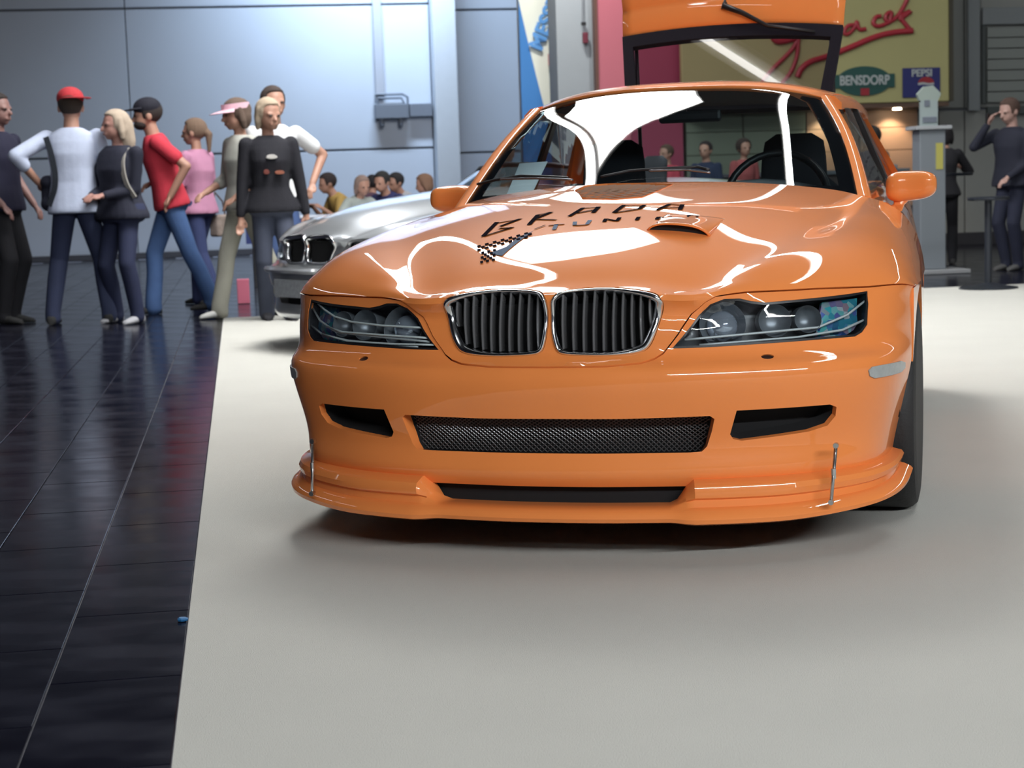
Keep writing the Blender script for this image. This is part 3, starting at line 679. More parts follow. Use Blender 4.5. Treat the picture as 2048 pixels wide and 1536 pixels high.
# splitter
def splitter():
    us=np.concatenate([np.linspace(0,.33,9),[.352,.375,.40,.425,.45],np.linspace(.50,U,26)])
    us=np.concatenate([-us[:0:-1],us]); rings=[]
    CEN=[(-.03,.116),(.02,.111),(.052,.108),(.064,.112),(.068,.122),(.066,.130),(.060,.138),(.050,.143),(.035,.147),(.010,.148),(-.01,.148),(-.03,.148),(-.03,.14),(-.03,.13)]
    SID=[(-.03,.112),(.03,.105),(.066,.103),(.082,.109),(.084,.120),(.079,.130),(.060,.144),(.050,.147),(.047,.166),(.057,.172),(.060,.188),(.054,.202),(.022,.215),(-.01,.216)]
    for u in us:
        P=SKIN(u,0.0); e=1e-3; t=SKIN(min(u+e,U),0.0)-SKIN(max(u-e,-U),0.0); t[2]=0; t/=np.linalg.norm(t); n=np.array([t[1],-t[0],0])
        if n[1]>0 and abs(n[0])<.9: n=-n
        if abs(n[0])>=.9 and n[0]*u<0: n=-n
        f=min(1,max(0,(abs(u)-.352)/.075)); f=f*f*(3-2*f); g=max(0,(abs(u)-.62)/(U-.62)); rise=.055*g**1.6
        R=[]
        for (d0,z0),(d1,z1) in zip(CEN,SID):
            d=d0+(d1-d0)*f; z=z0+(z1-z0)*f; d=d-.024*g*(d>0)*1.0; z=z+rise*(1-.75*max(0,(z-.105)/.11)); R.append(tuple(np.array([P[0],P[1],0])+n*d+np.array([0,0,z])))
        rings.append(R)
    mb=MB(); mb.rings(rings); return mb.build('front_splitter',ORANGE,None,smooth=True,sharp=34)
cpart(splitter())
def slotback():
    us=np.linspace(-.6,.6,25); v=[];f=[]
    for u in us:
        P=SKIN(u,0.0); v+=[(P[0],P[1]+.03,.13),(P[0],P[1]+.03,.235)]
    f=[(2*i,2*i+2,2*i+3,2*i+1) for i in range(len(us)-1)]
    return mesh_obj('lower_slot_liner',v,f,DARK)
cpart(slotback())
# undertray
cpart(MB().box(-.66,.66,.42,3.6,.13,.17).build('undertray',DARK))
for s in (1,-1):
    a=(.722*s,.128,.292); b=(.712*s,.082,.152)
    mb=MB(); mb.tube([a,b],.0048,8); r=cpart(mb.build('splitter_stay',SATIN,None,smooth=True)); r['label']='thin silver stay rod'
    for c_ in (a,b): MB().lathe([(.001,-.009),(.007,-.009),(.008,0),(.007,.009),(.001,.009)],c_,10,'y').build('rod_end',SATIN,r,smooth=True,sharp=40)
    MB().lathe([(.001,-.015),(.0065,-.013),(.0065,.013),(.001,.015)],tuple((np.array(a)+np.array(b))/2),8,'z').build('turnbuckle',SATIN,r,smooth=True,sharp=40)
# bonnet vent mesh, scoop, lettering
cpart(panel('vent_liner',SKIN,offs(VENT,.004),[],DARK,None,step=.03,off=-.05,lip=0))
tag(cpart(lattice('vent_mesh',SKIN,VENT,-.001,.052,.044,.0042,mat('vent_mesh_metal',(.34,.20,.13),rough=.5,metal=.2))),'dark wire mesh over bonnet vent',kind='stuff')
cpart(wall('vent_rim',SKIN,VENT,.006,-.05,ORANGE,None))
def scoop():
    u0,v0=SKIN.inv(1357,466,vmin=.8); hw=.074; L=.16; nu,nv=25,16; v=[];f=[]
    for j in range(nv):
        t=j/(nv-1); h=.023*(1-t)**1.5; w=hw*(1-.15*t)
        for i in range(nu):
            x=-1+2*i/(nu-1); prof=(1-abs(x)**3.2)**.75 if abs(x)<1 else 0
            P=SKIN(u0+x*w,v0+t*L); n=SKIN.normal(u0+x*w,v0+t*L); v.append(P+n*(h*prof+ .0045)+np.array([0,-.01*(1-x*x) if j==0 else 0,0]))
    f=[(j*nu+i,j*nu+i+1,(j+1)*nu+i+1,(j+1)*nu+i) for j in range(nv-1) for i in range(nu-1)]
    a=mesh_obj('bonnet_scoop',v,f,ORANGE,None,True)
    sd=a.modifiers.new('solid','SOLIDIFY'); sd.thickness=.005; sd.offset=-1
    v2=[];
    for i in range(nu):
        x=-1+2*i/(nu-1); prof=(1-abs(x)**3.2)**.75 if abs(x)<1 else 0
        P=SKIN(u0+x*hw,v0+.003); n=SKIN.normal(u0+x*hw,v0+.012); v2+=[P+n*.004,P+n*(.024*prof+.002)]
    b=mesh_obj('scoop_mouth',v2,[(2*i,2*i+2,2*i+3,2*i+1) for i in range(nu-1)],DARK,None)
    cpart(a); cpart(b)
scoop()
def ribbon(strokes,w,m,name,wpx=True,off=.0062,org=(940,390),sc=4.096):
    v=[];f=[]
    for st in strokes:
        pts=dens([(org[0]+x/sc,org[1]+y/sc) for x,y in st],3,closed=False)
        Q=[]
        for p in pts:
            u,vv=SKIN.inv(*p,vmin=.7,vmax=1.75,umin=-.7,umax=.7); Q.append(SKIN(u,vv)+SKIN.normal(u,vv)*off)
        Q=np.array(Q); T=np.gradient(Q,axis=0); T/=np.maximum(np.linalg.norm(T,axis=1,keepdims=True),1e-9); sd=np.cross(T,np.array([0,0,1])); sd/=np.maximum(np.linalg.norm(sd,axis=1,keepdims=True),1e-9)
        base=len(v)
        for q,s in zip(Q,sd): v+=[q-s*w,q+s*w]
        f+=[(base+2*i,base+2*i+2,base+2*i+3,base+2*i+1) for i in range(len(Q)-1)]
    return cpart(mesh_obj(name,v,f,m))
# hand-drawn letters B R A D A
for st in ([[(110,355),(225,238)],[(215,242),(415,210),(250,272)],[(240,285),(350,280),(120,350)]],
           [[(485,260),(560,178)],[(545,180),(670,155),(550,205)],[(530,212),(710,216)]],
           [[(815,190),(930,120),(1055,112),(1010,160)],[(875,162),(1040,132)]],
           [[(1180,160),(1262,98),(1430,98),(1385,128),(1180,160)]],
           [[(1525,140),(1640,88),(1740,95),(1720,135)],[(1590,118),(1735,112)]]):
    o=ribbon(st,.007,DECAL,'bonnet_letter'); o['label']='hand drawn black letter'
for k,st in enumerate(([[(645,262),(775,250)],[(710,256),(690,300)]],[[(862,235),(858,262),(960,256),(985,222)]],[[(1100,235),(1115,210),(1205,228),(1228,200)]],[[(1385,195),(1365,222)]],
           [[(1530,215),(1545,195),(1620,210),(1640,190)]],[[(1870,183),(1800,180),(1770,200),(1850,200),(1860,192)]])):
    ribbon(st,.006,BDECAL if k<2 else DECAL,'bonnet_letter')
def poly_decal(polys,m,name):
    v=[];f=[]
    for P in polys:
        base=len(v)
        for x,y in P:
            u,vv=SKIN.inv(940+x/4.096,390+y/4.096,vmin=.7,vmax=1.75,umin=-.7,umax=.7); v.append(SKIN(u,vv)+SKIN.normal(u,vv)*.0062)
        f.append(tuple(range(base,base+len(P))))
    return cpart(mesh_obj(name,v,f,m))
poly_decal([[(165,495),(265,515),(300,440)],[(300,440),(265,515),(350,440),(400,360)],[(400,360),(350,440),(440,370),(520,312)]],BDECAL,'flag_decal')
ch=[]
for i in range(14):
    for j in range(3):
        if (i+j)%2: continue
        x=60+i*32; y=432-i*8.6+j*15; ch.append([(x,y),(x+30,y-8),(x+36,y+5),(x+6,y+13)])
for i in range(5):
    for j in range(5):
        if (i+j)%2: continue
        x=95+i*24-j*2; y=482-i*5+j*19; ch.append([(x,y),(x+24,y-5),(x+27,y+13),(x+3,y+18)])
tag(poly_decal(ch,DECAL,'checker_decal'),'black chequered flag print')
ribbon([[(530,295),(620,262)]],.003,DECAL,'flag_decal')
# ---------- flanks, doors, tail ----------
fy=[.52,.70,.86,1.05,1.25,1.53]; fx=[.902,.906,.908,.905,.900,.893]
FZ=[.17,.22,.30,.45,.60,.672]; fo=[-.05,-.03,-.016,-.004,0,0]
FL=Surf([[(x+o,y,z) for x,y in zip(fx,fy)] for z,o in zip(FZ,fo)],mirror=False)
by=[1.53,1.8,2.2,2.6,2.95,3.2,3.45,3.7,3.88,3.97]; bx=[0,-.016,-.040,-.062,-.078,-.086,-.090,-.10,-.14,-.28]
BZ=[(.17,.845),(.22,.862),(.30,.877),(.45,.889),(.60,.893),(.672,.893),(.766,.874),(.834,.838),(.885,.77),(.915,.70)]
BL=Surf([[(x+o,y,z+(.05*(y-1.53)/2 if z>.8 else 0)*(1 if y<3.4 else .9)) for y,o in zip(by,bx)] for z,x in BZ],mirror=False)
def side_panel(name,S,yr,zr,arch,m,s,step=.04):
    n1=max(2,int((yr[1]-yr[0])/step)); n2=max(2,int((zr[1]-zr[0])/step))
    # work in the surface's own coordinates: u follows y, v follows z
    def uv(y,z):
        lo,hi=S.U0,S.U
        for _ in range(30):
            mid=(lo+hi)/2; 
            if S(mid,S.V*.5)[1]<y: lo=mid
            else: hi=mid
        u=lo; lo,hi=0,S.V
        for _ in range(30):
            mid=(lo+hi)/2
            if S(u,mid)[2]<z: lo=mid
            else: hi=mid
        return (u,lo)
    out=[(yr[0],zr[0]),(yr[1],zr[0]),(yr[1],zr[1]),(yr[0],zr[1])]
    if arch:
        cy,cz,r=arch; out=[]
        ts=[t for t in np.linspace(pi,0,29)]
        pts=[(cy+r*cos(t),cz+r*sin(t)) for t in ts]; pts=[p for p in pts if yr[0]<=p[0]<=yr[1] and p[1]<=zr[1]]
        first=pts[0]; last=pts[-1]
        out=[]
        if cy-r>yr[0]: out+=[(yr[0],zr[0]),(cy-r,zr[0])]
        out+=[(p[0],p[1]) for p in pts]
        if cy+r<yr[1]: out+=[(cy+r,zr[0]),(yr[1],zr[0])]
        out+=[(yr[1],zr[1]),(yr[0],zr[1])] if cy-r>yr[0] else [(yr[1],zr[1]),(pts[0][0],zr[1])]
    P=[uv(*p) for p in out]
    o=panel(name,S,P,[],m,None,step=step,lip=.012,edge=.04)
    if s==-1:
        me=o.data
        for v in me.vertices: v.co.x*=-1
        me.flip_normals()
    return cpart(o)
for s in (1,-1):
    side_panel('front_wing',FL,(.545,1.528),(.175,.668),(.86,.315,.345),ORANGE,s)
    side_panel('door',BL,(1.535,2.66),(.19,.95),None,ORANGE,s)
    side_panel('rear_wing',BL,(2.667,3.965),(.175,.95),(3.32,.315,.345),ORANGE,s)
    # wheel-arch liner
    for cy in (.86,3.32):
        n=20; v=[];f=[]
        for i in range(n+1):
            t=pi*i/n; v+=[((.865 if cy<2 else .77)*s,cy+.35*cos(t),.315+.35*sin(t)),(.55*s,cy+.35*cos(t),.315+.35*sin(t))]
        f=[(2*i,2*i+2,2*i+3,2*i+1) for i in range(n)]+[tuple(2*i+1 for i in range(n+1))]
        cpart(mesh_obj('arch_liner',v,f,DARK))
# tail
tb=[(0,4.02),(.3,4.01),(.5,3.99),(.61,3.97)]
v=[];f=[]
full=[(-x,y) for x,y in tb[:0:-1]]+tb
for z,dy in ((.2,-.02),(.35,.0),(.6,.0),(.8,-.04),(.93,-.10)):
    for x,y in full: v.append((x,y+dy,z))
n=len(full); f=[(r*n+i,r*n+i+1,(r+1)*n+i+1,(r+1)*n+i) for r in range(4) for i in range(n-1)]
cpart(mesh_obj('rear_bumper',v,f,ORANGE,None,True))
# wheels
def wheel(x,y,s):
    t=MB(); R=.315; t.lathe([(.22,-.115),(.27,-.118),(.298,-.112),(.310,-.098),(R,-.08),(R,.08),(.310,.098),(.298,.112),(.27,.118),(.22,.115)],n=48,axis='x')
    # tread grooves as rings
    o=t.build('tyre',RUBBER,None,smooth=True,sharp=30); o.location=(x,y,R); cpart(o)
    r=MB(); r.lathe([(.226,-.10),(.226,.10*1.0),(.21,.10),(.20,.04),(.20,-.1)],n=40,axis='x'); o2=r.build('rim',SATIN,o,smooth=True,sharp=30)
    for k in range(5):
        a=2*pi*k/5; sp=MB(); sp.rings([[(s*(.085+.0),-.028,.02),(s*.085,.028,.02),(s*.045,.028,.02),(s*.045,-.028,.02)],[(s*.095,-.018,.12),(s*.095,.018,.12),(s*.06,.018,.12),(s*.06,-.018,.12)],[(s*.10,-.03,.215),(s*.10,.03,.215),(s*.07,.03,.215),(s*.07,-.03,.215)]])
        q=sp.build('spoke',SATIN,o); q.rotation_euler=(a,0,0)
    h=MB(); h.lathe([(.001,s*.10),(.03,s*.098),(.035,s*.06),(.035,0)],n=20,axis='x'); h.build('hub_cap',SATIN,o,smooth=True,sharp=40)
    d=MB(); d.lathe([(.001,s*.0),(.15,s*.0),(.15,s*.02),(.001,s*.02)],n=32,axis='x'); d.build('brake_disc',SATIN,o)
for s in (1,-1):
    wheel(.787*s,.86,s); wheel(.688*s,3.32,s)
# ---------- glasshouse ----------
def wsrow(yc,zc,xs,ys,zs,k=2.2,kz=2.4):
    return [(xs*f,yc+(ys-yc)*f**k,zc+(zs-zc)*f**kz) for f in (0,.22,.44,.66,.85,1.0)]
WS=Surf([wsrow(1.27,.955,.685,1.53,.905),wsrow(1.49,1.095,.645,1.71,1.030),wsrow(1.71,1.220,.590,1.88,1.155),wsrow(1.93,1.311,.520,2.03,1.262,2.2,3.0)])
WS.prep()
wo=[(-WS.U,0),(WS.U,0),(WS.U,WS.V),(-WS.U,WS.V)]
def wsp(f,g): return (WS.U*f,WS.V*g)
gin=[wsp(-.90,.10),wsp(-.55,.03),wsp(0,.02),wsp(.55,.03),wsp(.91,.10),wsp(.90,.5),wsp(.86,.90),wsp(.78,.955),wsp(.4,.965),wsp(0,.965),wsp(-.4,.965),wsp(-.78,.955),wsp(-.86,.90),wsp(-.90,.5)]
wsg=cpart(panel('windscreen',WS,wo,[],GLASSW,None,step=.05,off=0,lip=0))
FRIT=mat('black_frit',(.010,.010,.013),rough=.06,spec=.5)
f_=panel('glass_border',WS,wo,[gin],FRIT,wsg,step=.04,off=-.003,lip=0)
# roof
RF=Surf([[(x*f,y0+(y1-y0)*f**2.2,z0+(z1-z0)*f**3) for f in (0,.22,.44,.66,.85,1.0)] for (x,y0,y1,z0,z1) in
  ((.530,1.935,2.045,1.318,1.262),(.545,2.02,2.12,1.334,1.272),(.570,2.3,2.35,1.345,1.282),(.575,2.65,2.65,1.340,1.275),(.56,3.02,3.0,1.318,1.250))])
roof=cpart(panel('roof',RF,[(-RF.U,0),(RF.U,0),(RF.U,RF.V),(-RF.U,RF.V)],[],ORANGE,None,step=.05,off=0,lip=.02))
cpart(panel('roof_lining',RF,[(-RF.U*.95,.06),(RF.U*.95,.06),(RF.U*.95,RF.V),(-RF.U*.95,RF.V)],[],INTER,None,step=.08,off=-.03,lip=0))
def sweep(name,sec_fn,n,m,parent=None,smooth=True):
    R=[sec_fn(i/(n-1)) for i in range(n)]; mb=MB(); mb.rings([[tuple(p) for p in r] for r in R]); return mb.build(name,m,parent,smooth=smooth,sharp=50)
for s in (1,-1):
    def pil(t):
        e=WS(WS.U,WS.V*t); q=Vector((e[0]*s,e[1],e[2]))
        w=.050-.010*t; o=Vector((s*.85,.52,0)); up=Vector((-s*.05,-.5,.86)); nn=Vector((s*.3,-.35,.55))
        return [q+nn*.006-o*.004,q+nn*.014+o*.010,q+o*w*.75+nn*.010,q+o*w+Vector((0,0,-.006)),q+o*w*.9-Vector((0,0,.03)),q-Vector((0,0,.03))]
    cpart(sweep('windscreen_pillar',pil,14,ORANGE))
    # cant rail and side glass
    def cant(t):
        y=2.06+(3.0-2.06)*t; x=(.545+.03*sin(pi*min(t*1.2,1)*.5)); z=1.262+.02*sin(pi*t)-.012*t; q=Vector((x*s,y,z)); 
        return [q+Vector((s*-.02,0,.012)),q+Vector((s*.02,0,.004)),q+Vector((s*.045,0,-.02)),q+Vector((s*.045,0,-.045)),q+Vector((s*.0,0,-.04))]
    cpart(sweep('roof_rail',cant,10,ORANGE))
    def sideglass(y0,y1,yt0,yt1):
        a=[]
        n=8
        for i in range(n):
            f=i/(n-1); a.append(Vector((s*.715,y0+(y1-y0)*f,.925+.03*f)))
        for i in range(n):
            f=1-i/(n-1); yy=yt0+(yt1-yt0)*f; a.append(Vector((s*(.59+.01*sin(f*pi)),yy,1.235)))
        return a
    g=sideglass(1.62,2.58,2.14,2.50); cpart(mesh_obj('side_window',g,[tuple(range(len(g)))],GLASSW))
    g=sideglass(2.64,3.28,2.56,2.96); cpart(mesh_obj('quarter_window',g,[tuple(range(len(g)))],GLASSH))
    cpart(sweep('door_pillar',lambda t:[Vector((s*(.72-.125*t+dx),2.58-.06*t+dy,.93+.31*t)) for dx,dy in ((-.01,0),(.012,0),(.012,.06),(-.01,.06))],5,BLACKP,smooth=False))
    # rear pillar
    cpart(sweep('rear_pillar',lambda t:[Vector((s*(.70-.14*t+dx),3.28-.28*t+dy,.98+.28*t)) for dx,dy in ((-.02,0),(.03,-.02),(.01,.20*(1-t)+.06),(-.05,.20*(1-t)+.06))],6,ORANGE))
    # door mirror
    def superell(c,rx,ry,rz,e,n1=20,n2=28):
        v=[];f=[]
        for i in range(n1+1):
            ph=-pi/2+pi*i/n1
            for j in range(n2):
                th=2*pi*j/n2; sg=lambda w,m: math.copysign(abs(w)**m,w)
                v.append((c[0]+rx*sg(cos(ph),e)*sg(cos(th),e),c[1]+ry*sg(cos(ph),e)*sg(sin(th),e),c[2]+rz*sg(sin(ph),e)))
        for i in range(n1):
            for j in range(n2): a=i*n2+j; b=i*n2+(j+1)%n2; f.append((a,b,b+n2,a+n2))
        return v,f
    v,f=superell((0,0,0),.088,.060,.052,.62)
    # fuller outboard, slimmer towards the glass
    v=[(x*s,y-.02*abs(x)/.088,z*(1-.10*(x/.088))+.004*(x/.088)) for x,y,z in v]; 
    mo=mesh_obj('door_mirror',[(x+.838*s,y+1.95,z+.938) for x,y,z in v],f,ORANGE,None,True); cpart(mo)
    v,f=superell((0,0,0),.070,.004,.040,.6,10,20); mesh_obj('mirror_glass',[(x+.838*s,y+2.012,z+.938) for x,y,z in v],f,CHROME,mo,True)
    st=MB(); st.rings([[(s*(.805+dx*a),1.94+dy*a,.895) for dx,dy in ((-.028,-.02),(.03,-.02),(.035,.02),(-.028,.025)) for a in (1,)],[(s*(.795+dx),1.93+dy,.872) for dx,dy in ((-.018,-.014),(.018,-.014),(.02,.018),(-.018,.018))],[(s*(.775+dx),1.90+dy,.845) for dx,dy in ((-.03,-.03),(.03,-.03),(.03,.03),(-.03,.03))]])
    st.build('mirror_stalk',ORANGE,mo,smooth=True,bevel=.006)
# cowl panel below the windscreen
cw=MB(); n=25; vv=[];ff=[]
for i in range(n):
    u=-1+2*i/(n-1); a=SKIN(U*.62*u,V-.004); b=WS(WS.U*u,WS.V*.05); vv+=[a+np.array([0,0,-.012]),b+np.array([0,0,-.006])]
cpart(mesh_obj('cowl_panel',vv,[(2*i,2*i+2,2*i+3,2*i+1) for i in range(n-1)],BLACKP))
# wipers
def wpath(pts,off): 
    out=[]
    for x,y in dens(pts,6,closed=False):
        u,v=WS.inv(x,y); out.append(tuple(WS(u,v)+WS.normal(u,v)*off))
    return out
for pts,arm in (([(962,377),(1000,368),(1047,361),(1100,363),(1140,366)],[(1010,371),(1080,370),(1150,374)]),
                ([(1204,364),(1261,352),(1330,347),(1395,344),(1418,350)],[(1300,356),(1370,354),(1420,360)])):
    w=cpart(MB().tube(wpath(pts,.020),.0055,6).build('wiper_blade',BLACKP,None,smooth=True))
    MB().tube(wpath(arm,.028),.0045,6).build('wiper_arm',mat('wiper_satin',(.30,.30,.32),rough=.25,metal=.8),w,smooth=True)
# ---------- cabin ----------
cpart(MB().box(-.74,.74,1.45,3.3,.17,.19).box(-.72,-.70,1.56,3.3,.19,.86).box(.70,.72,1.56,3.3,.19,.86).box(-.66,.66,1.44,1.46,.19,.86).build('cabin_tub',INTER))
v=[];f=[]; n=21
for j,(dy,dz) in enumerate(((0,0),(.16,.012),(.32,.018),(.42,0),(.46,-.06),(.46,-.3))):
    for i in range(n):
        x=-.70+1.4*i/(n-1); hump=.045*math.exp(-((x-.36)/.22)**2)*(1 if 1<=j<=4 else 0); yb=1.36+.22*(abs(x)/.7)**2.2
        v.append((x,yb+dy,.925-.035*(abs(x)/.7)**2+dz+hump))
f=[(j*n+i,j*n+i+1,(j+1)*n+i+1,(j+1)*n+i) for j in range(5) for i in range(n-1)]
cpart(mesh_obj('dashboard',v,f,mat('dash_grey',(.035,.042,.050),rough=.6,bump=.2,bscale=300),None,True))
SEAT=mat('seat_cloth',(.014,.015,.02),rough=.9)
for s in (1,-1):
    x=.36*s; st=MB()
    R=[]
    for z,w,y0,y1 in ((.42,.24,2.36,2.50),(.60,.25,2.40,2.54),(.80,.24,2.46,2.58),(.92,.20,2.51,2.61),(.98,.13,2.54,2.62),(1.06,.125,2.55,2.63),(1.12,.115,2.57,2.64),(1.15,.07,2.58,2.63)):
        R.append([(x+w*cos(t)*1.0,(y0+y1)/2+(y1-y0)/2*math.copysign(abs(sin(t))**.6,sin(t)),z) for t in np.linspace(0,2*pi,20,endpoint=False)])
    st.rings(R); o=cpart(st.build('seat',SEAT,None,smooth=True,sharp=50)); MB().box(x-.24,x+.24,1.98,2.45,.28,.46).build('seat_cushion',SEAT,o,bevel=.04)
sw=MB(); 
pts=[(.36+.185*cos(t),1.99+.07*sin(t),.90+.17*sin(t)) for t in np.linspace(0,2*pi,33)]
sw.tube(pts,.014,8,cap=False); o=cpart(sw.build('steering_wheel',BLACKP,None,smooth=True)); MB().box(.30,.42,1.95,2.0,.84,.94).box(.19,.53,1.985,2.005,.88,.91).build('steering_hub',BLACKP,o,bevel=.01)
m_=cpart(MB().box(-.115,.115,1.985,2.01,1.19,1.235).build('rear_view_mirror',BLACKP,None,bevel=.012))
MB().box(-.10,.10,2.011,2.013,1.195,1.23).build('mirror_face',CHROME,m_)
m_.location.x+=.05
# ---------- raised tailgate ----------
TG=Vector((.03,3.06,1.265)); th=radians(62)
def tg(x,t,d): return (x,t*cos(th)-d*sin(th),t*sin(th)+d*cos(th))   # d points outwards (towards the nose when open)
tgo=cpart(empty('tailgate')); tgo.location=TG+COFF
FR=mat('tailgate_frame_black',(.010,.008,.014),rough=.6,spec=.15)
def strip(name,poly,d0,d1,m,par,bevel=0): return MB().prism(poly,d0,d1,tg).build(name,m,par,bevel=bevel)
H0,H1=.0,.385
arc=lambda x:.035*(1-(x/.48)**2)
top=[(x,H1+arc(x)) for x in np.linspace(.475,-.475,13)]
fr_out=[(-.430,H0),(.430,H0)]+top
top2=[(x,H1-.06+arc(x)) for x in np.linspace(.425,-.425,13)]
# four rails
strip('frame_rail',[(-.430,0),(-.380,0),(-.425,H1-.06+arc(.425)),(-.475,H1+arc(.475))],-.02,.012,FR,tgo)
strip('frame_rail',[(.380,0),(.430,0),(.475,H1+arc(.475)),(.425,H1-.06+arc(.425))],-.02,.012,FR,tgo)
strip('frame_rail',top+top2[::-1],-.02,.012,FR,tgo)
strip('frame_rail',[(-.38,0),(.38,0),(.385,.05),(-.385,.05)],-.02,.012,FR,tgo)
gl=[(-.385,.0),(.385,.0)]+[(x,y) for x,y in top2]
o=MB(); o.add([tg(x,t,.006) for x,t in gl],[tuple(range(len(gl)))]); o.build('rear_glass',GLASSH,tgo)
# orange lower skin of the tailgate, with a lip spoiler
low=[(x,H1+.002+arc(x)) for x in np.linspace(-.475,.475,13)]; hi=[(x,H1+.125+arc(x)*.6) for x in np.linspace(.49,-.49,13)]
v=[];f=[]; n=21
for j,(dt,dd) in enumerate(((0,.012),(.02,.022),(.06,.030),(.105,.034),(.125,.030),(.135,.034),(.17,.060),(.19,.058),(.30,-.02),(.42,-.13))):
    for i in range(n):
        x=(-1+2*i/(n-1)); xx=x*(.475+.06*dt); v.append(tg(xx,H1+arc(x*.48)*(1-.3*dt/.4)+dt,dd-.02*x*x))
f=[(j*n+i,j*n+i+1,(j+1)*n+i+1,(j+1)*n+i) for j in range(9) for i in range(n-1)]
o=mesh_obj('tailgate_skin',v,f,ORANGE,tgo,True); sd=o.modifiers.new('solid','SOLIDIFY'); sd.thickness=.02; sd.offset=-1
w=MB(); w.lathe([(.001,.05),(.022,.05),(.026,.03),(.026,.0)],(0,0,0),14); o=w.build('rear_wiper_pivot',BLACKP,tgo,smooth=True,sharp=40); o.location=tg(-.03,H1+.10,.01); o.rotation_euler=(-(pi/2-th),0,0)
w=MB(); w.tube([tg(-.03,H1+.10,.055),tg(.05,H1+.065,.05),tg(.16,H1+.005,.03),tg(.36,H1-.03,.02)],[.014,.011,.008,.006],8); w.build('rear_wiper',BLACKP,tgo,smooth=True)
for s in (1,-1):
    g=MB(); g.tube([(s*.43,.30,-.20),(s*.42,.42*cos(th),.42*sin(th)-.02)],.009,8); g.build('gas_strut',BLACKP,tgo,smooth=True)
# sheet of paper lying on the dashboard
def paper():
    o=mesh_obj('paper_sheet',[(-.535,1.57,.950),(-.445,1.57,.950),(-.44,1.80,1.066),(-.545,1.80,1.062),(-.535,1.572,.948),(-.445,1.572,.948),(-.44,1.802,1.064),(-.545,1.802,1.060)],[(0,1,2,3),(7,6,5,4)],mat('paper',(.82,.84,.88),rough=.7))
    return tag(o,'white printed sheet propped on the dashboard behind the windscreen','paper')
paper()
# ---------- silver roadster behind the coupe ----------
RO=tag(empty('roadster',(-2.98,5.72,0),radians(-37)),'silver open roadster with black twin grilles, partly hidden behind the orange coupe','car')
def rp(o,parent=None): o.parent=parent or RO; return o
rp(panel('bonnet',SKIN,hood_out,[kid,mir(kid)],SILVER,None,step=.035,off=.004,lip=.02))
rp(panel('front_bumper',SKIN,bump_out,[lamp,mir(lamp),duct,mir(duct),intake],SILVER,None,step=.035,lip=.012,holelip=[.012,.012,.04,.04,.05]))
for s in (1,-1):
    k=kid if s==1 else mir(kid); rp(panel('grille_backing',SKIN,offs(k,-.004),[],DARK,None,step=.05,off=-.03,lip=0))
    P=np.array(offs(k,-.001)); Q=np.array(offs(k,-.014)); vs=[];n=len(P)
    for A_,h in ((P,0),(P,.012),(Q,.014),(Q,-.01)): vs+=list(SKIN(A_[:,0],A_[:,1])+SKIN.normal(A_[:,0],A_[:,1])*h)
    rp(mesh_obj('grille_surround',vs,[(i*n+j,i*n+(j+1)%n,(i+1)*n+(j+1)%n,(i+1)*n+j) for i in range(3) for j in range(n)],CHROME,None,True))
    L=lamp if s==1 else mir(lamp); h_=rp(panel('headlamp',SKIN,offs(L,.001),[],BLUEF,None,step=.05,off=-.05,lip=0)); rp(panel('lens',SKIN,offs(L,-.003),[],GLASSL,None,step=.04,off=-.003,lip=0),h_)
    d=duct if s==1 else mir(duct); rp(panel('duct_liner',SKIN,offs(d,.004),[],DARK,None,step=.05,off=-.04,lip=0))
rp(panel('intake_liner',SKIN,offs(intake,.01),[],DARK,None,step=.06,off=-.05,lip=0))
# plate shelf and number plate
us=np.linspace(-.62,.62,21); R=[]
for u in us:
    P=SKIN(u,.33); n=SKIN.normal(u,.30); n[2]=0; n/=np.linalg.norm(n)
    R.append([tuple(P+n*d+np.array([0,0,z])) for d,z in ((-.02,-.02),(.035,-.03),(.045,-.012),(.035,.004),(-.02,.006))])
rp(MB().rings(R).build('bumper_strip',SILVER,None,smooth=True,sharp=40))
rp(MB().box(-.26,.26,-.075,-.06,.335,.445).build('number_plate',mat('plate_grey',(.30,.32,.35),rough=.5,noise=.4,nscale=40)))
rp(MB().box(-.66,.66,.42,3.6,.13,.19).build('undertray',DARK))
for s in (1,-1):
    for nm,S,yr,zr,ar in (('front_wing',FL,(.545,1.528),(.175,.668),(.86,.315,.345)),('door',BL,(1.535,2.66),(.19,.95),None),('rear_wing',BL,(2.667,3.965),(.175,.95),(3.32,.315,.345))):
        o=side_panel(nm,S,yr,zr,ar,SILVER,s,step=.08); o.parent=RO; o.location=(0,0,0)
    for src in [c for c in CAR.children if c.name.startswith('tyre')]:
        if (src.location.x>0)==(s>0):
            c=src.copy(); COL.objects.link(c); c.parent=RO; c.location=src.location-COFF
            for g_ in src.children:
                d=g_.copy(); COL.objects.link(d); d.parent=c
    for cy in (.86,3.32):
        n=16; v=[]
        for i in range(n+1):
            t=pi*i/n; v+=[(.865*s,cy+.35*cos(t),.315+.35*sin(t)),(.55*s,cy+.35*cos(t),.315+.35*sin(t))]
        rp(mesh_obj('arch_liner',v,[(2*i,2*i+2,2*i+3,2*i+1) for i in range(n)]+[tuple(2*i+1 for i in range(n+1))],DARK))
    src=[c for c in CAR.children if c.name.startswith('seat') and not c.name.startswith('seat_') and True]
for c0 in [c for c in CAR.children if c.name.split('.')[0] in ('seat','dashboard','cabin_tub','rear_bumper')]:
    c=c0.copy(); COL.objects.link(c); c.parent=RO; c.location=c0.location-COFF
    if c0.name.startswith('rear_bumper'): c.data=c0.data.copy(); c.data.materials[0]=SILVER
    for g_ in c0.children: d=g_.copy(); COL.objects.link(d); d.parent=c
